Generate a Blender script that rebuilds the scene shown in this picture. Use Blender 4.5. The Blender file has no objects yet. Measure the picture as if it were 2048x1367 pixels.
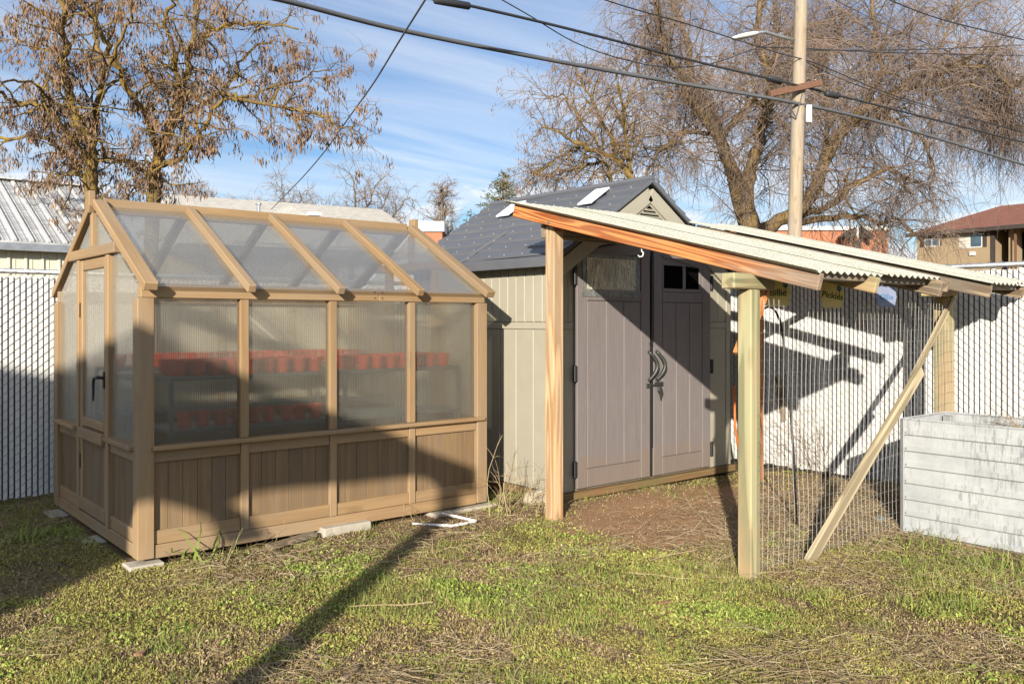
import bpy, math, random
import numpy as np
from mathutils import Vector, Matrix, noise
random.seed(7); rng = np.random.default_rng(7)
R_ = math.radians
scene = bpy.context.scene
COL = scene.collection

# ------------------------------------------------------------------ camera
F_PX, CAM_H, CX, CY = 1737.0, 1.42, 1024.0, 640.0          # photo pixels (2048 x 1367)
RIGHT = Vector((.767, -.642, 0)).normalized(); FWD = Vector((.642, .767, 0)).normalized(); UP = Vector((0, 0, 1))
CAM = Vector((0, 0, CAM_H))
cd = bpy.data.cameras.new('camera'); cam = bpy.data.objects.new('camera', cd); COL.objects.link(cam)
cam.matrix_world = Matrix(((RIGHT.x, 0, -FWD.x, 0), (RIGHT.y, 0, -FWD.y, 0), (0, 1, 0, CAM_H), (0, 0, 0, 1)))
cd.sensor_width = 36.0; cd.lens = F_PX / 2048 * 36.0
cd.shift_x = 0.0; cd.shift_y = (CY - 683.5) / 2048.0
cd.clip_start = .05; cd.clip_end = 3000
scene.camera = cam
scene.render.resolution_x, scene.render.resolution_y = 1024, 683

# ------------------------------------------------------------------ light
SUN = Vector((.775, .632, -.300)).normalized()              # travel direction of the light
SUN_EL = math.asin(-SUN.z); SUN_AZ = math.atan2(-SUN.x, -SUN.y)   # azimuth from +Y towards +X
sl = bpy.data.lights.new('sun', 'SUN'); so = bpy.data.objects.new('sun', sl); COL.objects.link(so)
so.rotation_euler = SUN.to_track_quat('-Z', 'Y').to_euler(); so.location = (-20, -16, 12)
sl.energy = 5.0; sl.angle = R_(.53); sl.color = (1.0, .915, .785)

world = bpy.data.worlds.new('World'); scene.world = world; world.use_nodes = True
def sky_nodes():
    nt = world.node_tree; N = nt.nodes; L = nt.links; N.clear()
    out = N.new('ShaderNodeOutputWorld'); bg = N.new('ShaderNodeBackground'); bg.inputs[1].default_value = .076
    sky = N.new('ShaderNodeTexSky'); sky.sky_type = 'NISHITA'; sky.sun_disc = False
    sky.sun_elevation = SUN_EL; sky.sun_rotation = SUN_AZ; sky.air_density = 1.0; sky.dust_density = .6; sky.ozone_density = 1.6
    tc = N.new('ShaderNodeTexCoord'); sp = N.new('ShaderNodeSeparateXYZ'); L.new(tc.outputs['Generated'], sp.inputs[0])
    def math_(op, a, b=None):
        m = N.new('ShaderNodeMath'); m.operation = op
        for i, v in enumerate((a, b)):
            if v is None: continue
            if isinstance(v, (int, float)): m.inputs[i].default_value = v
            else: L.new(v, m.inputs[i])
        return m.outputs[0]
    zz = math_('ADD', math_('MAXIMUM', sp.outputs[2], 0.0), .10)
    cb = N.new('ShaderNodeCombineXYZ'); L.new(math_('DIVIDE', sp.outputs[0], zz), cb.inputs[0]); L.new(math_('DIVIDE', sp.outputs[1], zz), cb.inputs[1])
    mp = N.new('ShaderNodeMapping'); mp.inputs['Rotation'].default_value = (0, 0, R_(46)); mp.inputs['Scale'].default_value = (.28, 1.15, 1)
    L.new(cb.outputs[0], mp.inputs[0])
    n1 = N.new('ShaderNodeTexNoise'); n1.inputs['Scale'].default_value = 1.5; n1.inputs['Detail'].default_value = 7; n1.inputs['Roughness'].default_value = .55; n1.inputs['Distortion'].default_value = .5
    L.new(mp.outputs[0], n1.inputs['Vector'])
    r1 = N.new('ShaderNodeValToRGB'); r1.color_ramp.elements[0].position = .34; r1.color_ramp.elements[1].position = .66
    r1.color_ramp.elements[0].color = (0, 0, 0, 1); r1.color_ramp.elements[1].color = (.85, .85, .85, 1)
    L.new(n1.outputs['Fac'], r1.inputs[0])
    # heaped clouds low over the horizon
    m2 = N.new('ShaderNodeMapping'); m2.inputs['Scale'].default_value = (6, 6, 17); m2.inputs['Location'].default_value = (3.1, 1.7, 0); L.new(tc.outputs['Generated'], m2.inputs[0])
    n2 = N.new('ShaderNodeTexNoise'); n2.inputs['Scale'].default_value = 1.0; n2.inputs['Detail'].default_value = 6; n2.inputs['Roughness'].default_value = .55
    L.new(m2.outputs[0], n2.inputs['Vector'])
    low = math_('SUBTRACT', n2.outputs['Fac'], math_('MULTIPLY', sp.outputs[2], 1.75))
    r2 = N.new('ShaderNodeValToRGB'); r2.color_ramp.elements[0].position = .26; r2.color_ramp.elements[1].position = .34
    L.new(low, r2.inputs[0])
    cov = math_('MAXIMUM', r1.outputs[0], r2.outputs[0])
    cov = math_('MULTIPLY', cov, .86)
    sc_ = N.new('ShaderNodeMix'); sc_.data_type = 'RGBA'; sc_.blend_type = 'MULTIPLY'; sc_.inputs[0].default_value = 1
    L.new(sky.outputs[0], sc_.inputs[6]); sc_.inputs[7].default_value = (.72, .90, 1.15, 1)
    mix = N.new('ShaderNodeMix'); mix.data_type = 'RGBA'; L.new(cov, mix.inputs[0]); L.new(sc_.outputs[2], mix.inputs[6]); mix.inputs[7].default_value = (7.6, 8.1, 8.8, 1)
    L.new(mix.outputs[2], bg.inputs[0]); L.new(bg.outputs[0], out.inputs[0])
sky_nodes()
vs = scene.view_settings; vs.view_transform = 'Standard'; vs.look = 'None'; vs.exposure = 0.70; vs.gamma = 1.0; vs.use_curve_mapping = False
scene.cycles.max_bounces = 10; scene.cycles.transparent_max_bounces = 16; scene.cycles.transmission_bounces = 10
scene.cycles.use_denoising = True; scene.cycles.caustics_refractive = False; scene.cycles.caustics_reflective = False

# ------------------------------------------------------------------ helpers
def ray(px, py): return FWD + RIGHT * ((px - CX) / F_PX) + UP * ((CY - py) / F_PX)
def at(px, py, Z): return CAM + ray(px, py) * Z
def on(px, py, x=None, y=None, z=None):
    d = ray(px, py)
    t = x / d.x if x is not None else (y / d.y if y is not None else (z - CAM_H) / d.z)
    return CAM + d * t

class MB:
    def __init__(s): s.v = []; s.f = []
    def add(s, vs, fs):
        o = len(s.v); s.v += [tuple(v) for v in vs]; s.f += [tuple(i + o for i in f) for f in fs]; return s
    def box(s, x0, x1, y0, y1, z0, z1):
        return s.add([(x0,y0,z0),(x1,y0,z0),(x1,y1,z0),(x0,y1,z0),(x0,y0,z1),(x1,y0,z1),(x1,y1,z1),(x0,y1,z1)],
                     [(0,3,2,1),(4,5,6,7),(0,1,5,4),(1,2,6,5),(2,3,7,6),(3,0,4,7)])
    def beam(s, p, q, w, h, up=(0,0,1), cut=0.0):
        """box from p to q (axis through its middle), w sideways, h along up"""
        p = Vector(p); q = Vector(q); d = (q - p).normalized(); u = Vector(up)
        if abs(d.dot(u)) > .99: u = Vector((1,0,0))
        sd = d.cross(u).normalized(); u = sd.cross(d).normalized(); vs = []
        for c in (p, q):
            for a, b in ((-1,-1),(1,-1),(1,1),(-1,1)): vs.append(c + sd * (a*w/2) + u * (b*h/2))
        return s.add(vs, [(3,2,1,0),(4,5,6,7),(0,1,5,4),(1,2,6,5),(2,3,7,6),(3,0,4,7)])
    def tube(s, pts, rad, n=6, cap=True):
        pts = [Vector(p) for p in pts]; m = len(pts)
        if not hasattr(rad, '__len__'): rad = [rad] * m
        ref = None; vs = []; fs = []
        for i, p in enumerate(pts):
            d = (pts[min(i+1, m-1)] - pts[max(i-1, 0)])
            d = d.normalized() if d.length > 1e-9 else Vector((0,0,1))
            if ref is None: ref = d.orthogonal().normalized()
            u = ref - d * ref.dot(d)
            u = u.normalized() if u.length > 1e-6 else d.orthogonal().normalized()
            ref = u; w = d.cross(u)
            for k in range(n):
                a = 2*math.pi*k/n; vs.append(p + (u*math.cos(a) + w*math.sin(a)) * rad[i])
        for i in range(m-1):
            for k in range(n):
                a = i*n+k; b = i*n+(k+1) % n; fs.append((a, b, b+n, a+n))
        if cap: fs.append(tuple(range(n-1, -1, -1))); fs.append(tuple(range((m-1)*n, m*n)))
        return s.add(vs, fs)
    def prism(s, poly, ax, c0, c1):
        """polygon of 2-d points extruded along axis ax from c0 to c1"""
        def mk(p, c): return {'x': (c, p[0], p[1]), 'y': (p[0], c, p[1]), 'z': (p[0], p[1], c)}[ax]
        n = len(poly); vs = [mk(p, c0) for p in poly] + [mk(p, c1) for p in poly]
        return s.add(vs, [tuple(range(n)), tuple(range(2*n-1, n-1, -1))] + [(i, i+n, (i+1) % n + n, (i+1) % n) for i in range(n)])
    def lathe(s, prof, c, n=14):
        vs = []; fs = []
        for r, z in prof:
            for k in range(n):
                a = 2*math.pi*k/n; vs.append((c[0]+r*math.cos(a), c[1]+r*math.sin(a), c[2]+z))
        for i in range(len(prof)-1):
            for k in range(n):
                a = i*n+k; b = i*n+(k+1) % n; fs.append((a, b, b+n, a+n))
        return s.add(vs, fs)
    def build(s, name, m, parent=None, bevel=0, smooth=False, fix=True):
        me = bpy.data.meshes.new(name); off = Vector((0,0,0)) if parent is None else world_loc(parent)
        me.from_pydata([(v[0]-off.x, v[1]-off.y, v[2]-off.z) for v in s.v], [], s.f)
        if fix and len(s.f) < 60000:
            import bmesh
            bm = bmesh.new(); bm.from_mesh(me); bmesh.ops.recalc_face_normals(bm, faces=bm.faces); bm.to_mesh(me); bm.free()
        if smooth: me.polygons.foreach_set('use_smooth', [True]*len(me.polygons))
        me.materials.append(m)
        o = bpy.data.objects.new(name, me); COL.objects.link(o)
        if parent is not None: o.parent = parent
        if bevel:
            b = o.modifiers.new('bevel', 'BEVEL'); b.width = bevel; b.segments = 1; b.limit_method = 'ANGLE'; b.angle_limit = R_(40)
        return o
def member(name, p, q, w, h, m, parent, bevel=.004, up=(0, 0, 1)):
    """squared timber from p to q with its own local x axis along the grain"""
    p = Vector(p); q = Vector(q); d = (q-p); L_ = d.length; d.normalize(); u = Vector(up)
    sd = u.cross(d).normalized(); u = d.cross(sd).normalized()
    o = MB().box(-L_/2, L_/2, -w/2, w/2, -h/2, h/2).build(name, m, None, bevel=bevel)
    if parent is not None: o.parent = parent
    c = (p+q)/2 - (world_loc(parent) if parent is not None else Vector((0, 0, 0)))
    o.matrix_local = Matrix(((d.x, sd.x, u.x, c.x), (d.y, sd.y, u.y, c.y), (d.z, sd.z, u.z, c.z), (0, 0, 0, 1)))
    return o
def world_loc(o):
    v = Vector(o.location)
    while o.parent is not None: o = o.parent; v += Vector(o.location)
    return v
def tag(o, label, cat, group=None, kind=None):
    o['label'] = label; o['category'] = cat
    if group: o['group'] = group
    if kind: o['kind'] = kind
    return o
def thing(name, label, cat, loc, group=None):
    o = bpy.data.objects.new(name, None); COL.objects.link(o); o.location = loc; o.empty_display_size = .1
    return tag(o, label, cat, group)
def copy_part(src, parent, dloc):
    c = src.copy(); COL.objects.link(c); c.parent = parent; c.location = Vector(src.location) + Vector(dloc); return c
def fast_mesh(name, verts, faces, m, parent=None, smooth=False):
    """verts (n,3) array, faces (k,3|4) array"""
    verts = np.asarray(verts, dtype=np.float32); faces = np.asarray(faces, dtype=np.int32)
    if parent is not None: verts = verts - np.array(world_loc(parent), dtype=np.float32)
    me = bpy.data.meshes.new(name); k = faces.shape[1]
    me.vertices.add(len(verts)); me.vertices.foreach_set('co', verts.ravel())
    me.loops.add(faces.size); me.loops.foreach_set('vertex_index', faces.ravel())
    me.polygons.add(len(faces)); me.polygons.foreach_set('loop_start', np.arange(0, faces.size, k, dtype=np.int32))
    if smooth: me.polygons.foreach_set('use_smooth', np.ones(len(faces), dtype=bool))
    me.update(calc_edges=True); me.validate(); me.materials.append(m)
    o = bpy.data.objects.new(name, me); COL.objects.link(o)
    if parent is not None: o.parent = parent
    return o

# ------------------------------------------------------------------ materials
class NT:
    def __init__(s, name):
        s.m = bpy.data.materials.new(name); s.m.use_nodes = True; s.t = s.m.node_tree; s.N = s.t.nodes; s.L = s.t.links
        s.b = s.N['Principled BSDF']; s.out = s.N['Material Output']
    def n(s, t, **k):
        x = s.N.new(t)
        for a, v in k.items(): setattr(x, a, v)
        return x
    def l(s, a, b): s.L.new(a, b)
    def coord(s, scale=(1,1,1), rand=True, rot=(0,0,0)):
        tc = s.n('ShaderNodeTexCoord'); mp = s.n('ShaderNodeMapping'); mp.inputs['Scale'].default_value = scale; mp.inputs['Rotation'].default_value = rot
        s.l(tc.outputs['Object'], mp.inputs[0])
        if rand:
            oi = s.n('ShaderNodeObjectInfo'); mu = s.n('ShaderNodeVectorMath', operation='SCALE'); mu.inputs[0].default_value = (17, 23, 31)
            s.l(oi.outputs['Random'], mu.inputs['Scale']); s.l(mu.outputs[0], mp.inputs['Location']); s.oi = oi
        return mp.outputs[0]
    def noise(s, vec, scale, detail=4, rough=.55, dist=0):
        x = s.n('ShaderNodeTexNoise'); s.l(vec, x.inputs['Vector']); x.inputs['Scale'].default_value = scale; x.inputs['Detail'].default_value = detail
        x.inputs['Roughness'].default_value = rough; x.inputs['Distortion'].default_value = dist; return x.outputs['Fac']
    def ramp(s, fac, stops):
        r = s.n('ShaderNodeValToRGB'); cr = r.color_ramp
        while len(cr.elements) < len(stops): cr.elements.new(.5)
        for e, (p, c) in zip(cr.elements, stops): e.position = p; e.color = (c[0], c[1], c[2], 1) if hasattr(c, '__len__') else (c, c, c, 1)
        s.l(fac, r.inputs[0]); return r.outputs[0]
    def mix(s, fac, a, b, mode='MIX'):
        m = s.n('ShaderNodeMix', data_type='RGBA', blend_type=mode)
        for i, v in ((0, fac), (6, a), (7, b)):
            if isinstance(v, (int, float)): m.inputs[i].default_value = v
            elif isinstance(v, tuple): m.inputs[i].default_value = (*v[:3], 1)
            else: s.l(v, m.inputs[i])
        return m.outputs[2]
    def bump(s, h, strength=.3, dist=.01):
        b = s.n('ShaderNodeBump'); b.inputs['Strength'].default_value = strength; b.inputs['Distance'].default_value = dist; s.l(h, b.inputs['Height'])
        s.l(b.outputs[0], s.b.inputs['Normal'])
    def fin(s, col, rough=.7, spec=.4, metal=0):
        if isinstance(col, tuple): s.b.inputs['Base Color'].default_value = (*col, 1)
        else: s.l(col, s.b.inputs['Base Color'])
        if isinstance(rough, (int, float)): s.b.inputs['Roughness'].default_value = rough
        else: s.l(rough, s.b.inputs['Roughness'])
        s.b.inputs['Specular IOR Level'].default_value = spec; s.b.inputs['Metallic'].default_value = metal
        return s.m
def mul(c, k): return tuple(x * k for x in c)

def plain(name, c, rough=.6, var=.12, scale=6, bump=.1, metal=0, spec=.4, fine=60, island=0, tint=0):
    t = NT(name); v = t.coord()
    f = t.noise(v, scale, 5); col = t.ramp(f, [(.3, mul(c, 1-var)), (.7, mul(c, 1+var))])
    if tint:
        col = t.mix(t.ramp(t.oi.outputs['Random'], [(0, 1-tint), (1, 1+tint)]), (0, 0, 0), col, 'MIX') if False else t.mix(1.0, col, t.ramp(t.oi.outputs['Random'], [(0, 1-tint), (1, 1.0)]), 'MULTIPLY')
    if island:
        g = t.n('ShaderNodeNewGeometry'); col = t.mix(1.0, col, t.ramp(g.outputs['Random Per Island'], [(0, 1-island), (1, 1.0)]), 'MULTIPLY')
    if bump: t.bump(t.noise(v, fine, 3), bump, .004)
    return t.fin(col, rough, spec, metal)

def wood(name, light, dark, axis, grain=1.0, rings=0.0, rough=.72, tint=.16, weather=None, knots=.0, bump=.25, grey_end=None):
    """sawn timber: grain along axis; rings > 0 gives flat-sawn arches"""
    t = NT(name); s = {'x': (.05, 1, 1), 'y': (1, .05, 1), 'z': (1, 1, .05)}[axis]
    v = t.coord(tuple(k * 60 * grain for k in s))
    f = t.noise(v, 1.0, 5, .6, .3)
    col = t.ramp(f, [(.25, dark), (.5, tuple((a+b)/2 for a, b in zip(light, dark))), (.72, light)])
    h = f
    if rings:
        s2 = {'x': (.055, 1, 1), 'y': (1, .055, 1), 'z': (1, 1, .055)}[axis]
        v2 = t.coord(tuple(k * 13 for k in s2))
        cn = t.noise(v2, 1.0, 1.2, .45, .25)
        ml = t.n('ShaderNodeMath', operation='MULTIPLY'); t.l(cn, ml.inputs[0]); ml.inputs[1].default_value = 62 * rings
        sn = t.n('ShaderNodeMath', operation='SINE'); t.l(ml.outputs[0], sn.inputs[0])
        wr = t.ramp(sn.outputs[0], [(.0, mul(dark, .62)), (.14, dark), (.45, tuple((a+b)/2 for a, b in zip(light, dark))), (.9, mul(light, 1.1))])
        col = t.mix(.68, col, wr)
    if knots:
        vk = t.coord(tuple(k * 5.5 for k in {'x': (.45, 1, 1), 'y': (1, .45, 1), 'z': (1, 1, .45)}[axis]))
        vo = t.n('ShaderNodeTexVoronoi'); vo.inputs['Scale'].default_value = 1.0; t.l(vk, vo.inputs['Vector'])
        col = t.mix(t.ramp(vo.outputs['Distance'], [(.0, knots), (.14, knots*.6), (.22, 0)]), col, mul(dark, .35))
    if weather:
        wv = t.coord(tuple(k * 5 for k in {'x': (.25, 1, 1), 'y': (1, .25, 1), 'z': (1, 1, .25)}[axis]))
        col = t.mix(t.ramp(t.noise(wv, 1.0, 4, .6), [(.42, 0), (.62, weather[1])]), col, weather[0])
    if grey_end:
        tc = t.n('ShaderNodeTexCoord'); sx = t.n('ShaderNodeSeparateXYZ'); t.l(tc.outputs['Object'], sx.inputs[0])
        ns = t.n('ShaderNodeMath', operation='MULTIPLY_ADD'); t.l(f, ns.inputs[0]); ns.inputs[1].default_value = .9; t.l(sx.outputs[0], ns.inputs[2])
        ge = t.ramp(f, [(.3, (.13, .10, .075)), (.65, (.34, .28, .215))])
        mr = t.n('ShaderNodeMapRange'); t.l(ns.outputs[0], mr.inputs[0]); mr.inputs[1].default_value = grey_end; mr.inputs[2].default_value = grey_end+.45; mr.inputs[4].default_value = .85
        col = t.mix(mr.outputs[0], col, ge)
    col = t.mix(1.0, col, t.ramp(t.oi.outputs['Random'], [(0, 1-tint), (1, 1.0)]), 'MULTIPLY')
    t.bump(h, bump, .003)
    return t.fin(col, rough, .3)

M = {}
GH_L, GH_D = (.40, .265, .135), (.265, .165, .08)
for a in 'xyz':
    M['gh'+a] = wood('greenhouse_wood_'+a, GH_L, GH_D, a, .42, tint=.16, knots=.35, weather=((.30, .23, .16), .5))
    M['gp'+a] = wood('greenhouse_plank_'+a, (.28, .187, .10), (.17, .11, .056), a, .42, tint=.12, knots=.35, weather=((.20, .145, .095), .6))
    M['ced'+a] = wood('cedar_'+a, (.60, .265, .09), (.36, .085, .02), a, .8, rings=.8, tint=.05, knots=.6, weather=((.36, .22, .13), .4))
    M['grn'+a] = wood('treated_green_'+a, (.38, .35, .20), (.27, .26, .145), a, .4, rings=.3, tint=.12, knots=.4, weather=((.48, .30, .16), .6))
    M['old'+a] = wood('weathered_wood_'+a, (.36, .27, .17), (.17, .12, .075), a, 1.3, rings=.7, tint=.2, knots=.3, weather=((.24, .22, .19), .6))
    M['pale'+a] = wood('pale_lumber_'+a, (.50, .42, .27), (.36, .29, .18), a, .9, rings=.35, tint=.08, knots=.3)
M['cedfront'] = wood('cedar_rafter', (.62, .27, .09), (.34, .08, .02), 'x', .8, rings=.8, tint=0, knots=.6, weather=((.36, .22, .13), .35), grey_end=1.15)
M['postA'] = wood('fir_post', (.62, .41, .22), (.44, .24, .10), 'z', .8, rings=.6, tint=.0, knots=.6, weather=((.40, .33, .24), .5))
M['pole'] = wood('pole_wood', (.42, .34, .24), (.24, .18, .12), 'z', .6, tint=0, knots=.5, weather=((.33, .295, .25), .7))
M['xarm'] = wood('crossarm_wood', (.21, .11, .07), (.12, .065, .042), 'x', .6)
M['slat'] = plain('vinyl_slat', (.78, .77, .74), .45, .06, 5, .02, tint=.16)
M['gapshade'] = plain('gap_shade', (.035, .037, .042), .8, .2, 4, 0)  # painted shade that shows between the fence slats
M['galv'] = plain('galvanised_steel', (.46, .47, .48), .42, .15, 12, .05, metal=.8)
M['wire'] = plain('galvanised_wire', (.24, .24, .235), .5, .1, 12, 0, metal=.6)
M['wirew'] = plain('welded_wire', (.42, .41, .38), .5, .15, 12, 0, metal=.3)
M['shed'] = plain('resin_wall', (.35, .325, .255), .6, .05, 5, .12, fine=140, tint=.04)
M['shedtrim'] = plain('resin_trim', (.35, .325, .255), .6, .04, 5, .08, fine=140)
def resin_door():
    t = NT('resin_door'); v = t.coord((70, 70, 3.2), rand=False); f = t.noise(v, 1.0, 5, .6, .4)
    col = t.ramp(f, [(.25, (.160, .140, .138)), (.7, (.20, .176, .172))])
    v2 = t.coord((1, 1, 1), rand=False); col = t.mix(t.ramp(t.noise(v2, 3.5, 6, .7), [(.55, 0), (.75, .25)]), col, (.27, .24, .22))
    sz = t.n('ShaderNodeSeparateXYZ'); t.l(v2, sz.inputs[0]); nz = t.n('ShaderNodeMath', operation='MULTIPLY_ADD'); t.l(t.noise(v2, 9, 6, .7), nz.inputs[0]); nz.inputs[1].default_value = -.55; t.l(sz.outputs[2], nz.inputs[2])
    col = t.mix(t.ramp(nz.outputs[0], [(.0, .40), (.05, 0)]), col, (.21, .15, .10))
    t.bump(f, .35, .004); return t.fin(col, .62, .35)
M['door'] = resin_door()
M['roof'] = plain('shed_roof_resin', (.115, .120, .135), .48, .08, 4, .06, fine=120, tint=.10, spec=.5)
M['black'] = plain('black_plastic', (.02, .02, .022), .45, .1, 8, .05)
M['innershade'] = plain('interior_shade', (.004, .004, .004), .95, 0, 4, 0, spec=0)  # near-black colour paints the shade inside vent, shed window and balcony
M['iron'] = plain('dark_iron', (.05, .055, .05), .45, .2, 10, .1, metal=.4)
M['white'] = plain('white_plastic', (.80, .80, .78), .4, .04, 6, 0)
M['skyl'] = plain('skylight_plastic', (.82, .86, .90), .3, .04, 4, 0)
M['concrete'] = plain('concrete_block', (.42, .38, .31), .9, .15, 12, .5, fine=90)
M['pot'] = plain('red_plastic_pot', (.62, .075, .03), .5, .1, 6, 0, tint=.2)
M['soil'] = plain('potting_soil', (.05, .035, .025), .95, .3, 30, .4)
M['rack'] = plain('grey_rack', (.10, .12, .13), .5, .1, 8, 0)
M['plant'] = plain('seedling_green', (.10, .20, .07), .6, .2, 8, 0)
M['bark'] = None
def bark(name, c1, c2, lichen, amt, sc=6):
    t = NT(name); v = t.coord((1, 1, .3)); f = t.noise(v, 14, 6, .65, .4)
    col = t.ramp(f, [(.3, c1), (.7, c2)])
    col = t.mix(t.ramp(t.noise(t.coord((1, 1, .6)), 4.5, 6, .7), [(.40, 0), (.62, amt)]), col, lichen)
    t.bump(f, .8, .03); return t.fin(col, .9, .2)
M['barkY'] = bark('lichen_bark', (.06, .042, .027), (.15, .105, .065), (.31, .205, .035), .85)
M['barkW'] = bark('willow_bark', (.085, .062, .043), (.18, .13, .085), (.25, .165, .05), .7)
M['barkG'] = bark('grey_bark', (.14, .11, .09), (.24, .19, .155), (.22, .19, .10), .4)
M['twig'] = plain('willow_twig', (.34, .255, .205), .85, .15, 2, 0, island=.45, spec=.2)
M['twigp'] = plain('pale_twig', (.32, .25, .205), .85, .15, 2, 0, island=.4, spec=.2)
M['pod'] = plain('brown_seed_pod', (.27, .165, .09), .8, .2, 2, 0, island=.55, spec=.2)
M['needle'] = plain('conifer_needles', (.11, .13, .05), .8, .25, 2, 0, island=.5, spec=.2)
M['cable'] = plain('cable_black', (.035, .036, .04), .5, .1, 4, 0)
M['cableg'] = plain('cable_grey', (.11, .115, .125), .5, .1, 4, 0)
M['brick'] = plain('orange_brick', (.42, .17, .09), .85, .12, 3, .2)
M['siding'] = plain('tan_siding', (.30, .225, .135), .8, .06, 2, .05)
M['redroof'] = plain('red_shingle', (.21, .085, .055), .9, .12, 2, .3)
M['darktrim'] = plain('dark_trim', (.045, .035, .03), .7, .1, 4, 0)
M['glass'] = plain('window_glass', (.06, .10, .13), .06, .05, 2, 0, spec=.9)
M['curtain'] = plain('curtain', (.52, .50, .44), .8, .1, 20, 0)
def shingle(name, c):
    t = NT(name); v = t.coord((1, 1, 1), rand=False)
    b = t.n('ShaderNodeTexBrick'); t.l(v, b.inputs['Vector']); b.inputs['Scale'].default_value = 3.0; b.inputs['Mortar Size'].default_value = .02
    b.inputs['Color1'].default_value = (*c, 1); b.inputs['Color2'].default_value = (*mul(c, .8), 1); b.inputs['Mortar'].default_value = (*mul(c, .55), 1)
    return t.fin(b.outputs[0], .9, .2)
M['shinw'] = shingle('pale_shingle', (.56, .53, .47))
def metal_roof():
    t = NT('pale_metal_roof'); v = t.coord((2.2, 9, 9), rand=False); f = t.noise(v, 1.0, 6, .7)
    col = t.ramp(f, [(.35, (.34, .345, .35)), (.62, (.62, .625, .63))]); return t.fin(col, .55, .4, .25)
M['mroof'] = metal_roof()
M['mrib'] = plain('white_metal_rib', (.66, .66, .65), .45, .06, 5, 0, metal=.1)
M['cream'] = plain('cream_metal_wall', (.62, .59, .47), .55, .05, 3, 0)
def granule():
    t = NT('granulated_roof_sheet'); v = t.coord((1, 1, 1), rand=False)
    f = t.noise(v, 170, 2, .8); col = t.ramp(f, [(.36, (.16, .165, .13)), (.47, (.43, .43, .35)), (.60, (.62, .60, .49))])
    col = t.mix(t.ramp(t.noise(v, 3.2, 5, .6), [(.45, 0), (.7, .55)]), col, (.50, .50, .46)); t.bump(f, .4, .002)
    return t.fin(col, .85, .3)
M['gran'] = granule()
def planter():
    t = NT('chalky_galvanised_sheet'); v = t.coord((4, 4, 5), rand=False); v2 = t.coord((60, 60, 6), rand=False); v3 = t.coord(rand=False)
    col = t.ramp(t.noise(v, 1.0, 6, .65), [(.3, (.38, .395, .40)), (.6, (.50, .515, .515))])
    grime = t.ramp(t.noise(v2, 1.0, 5, .7), [(.50, 0), (.62, 1)]); patch = t.ramp(t.noise(v3, 2.6, 4, .6), [(.42, .0), (.58, .9)])
    g = t.mix(1.0, grime, patch, 'MULTIPLY'); col = t.mix(g, col, (.22, .235, .245)); return t.fin(col, .48, .4, .2)
M['planter'] = planter()
def polycarb():
    t = NT('twinwall_polycarbonate')
    tc = t.n('ShaderNodeTexCoord'); sp = t.n('ShaderNodeSeparateXYZ'); t.l(tc.outputs['Object'], sp.inputs[0])
    ad = t.n('ShaderNodeMath', operation='ADD'); t.l(sp.outputs[0], ad.inputs[0]); t.l(sp.outputs[1], ad.inputs[1])
    return t, sp, ad
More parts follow.
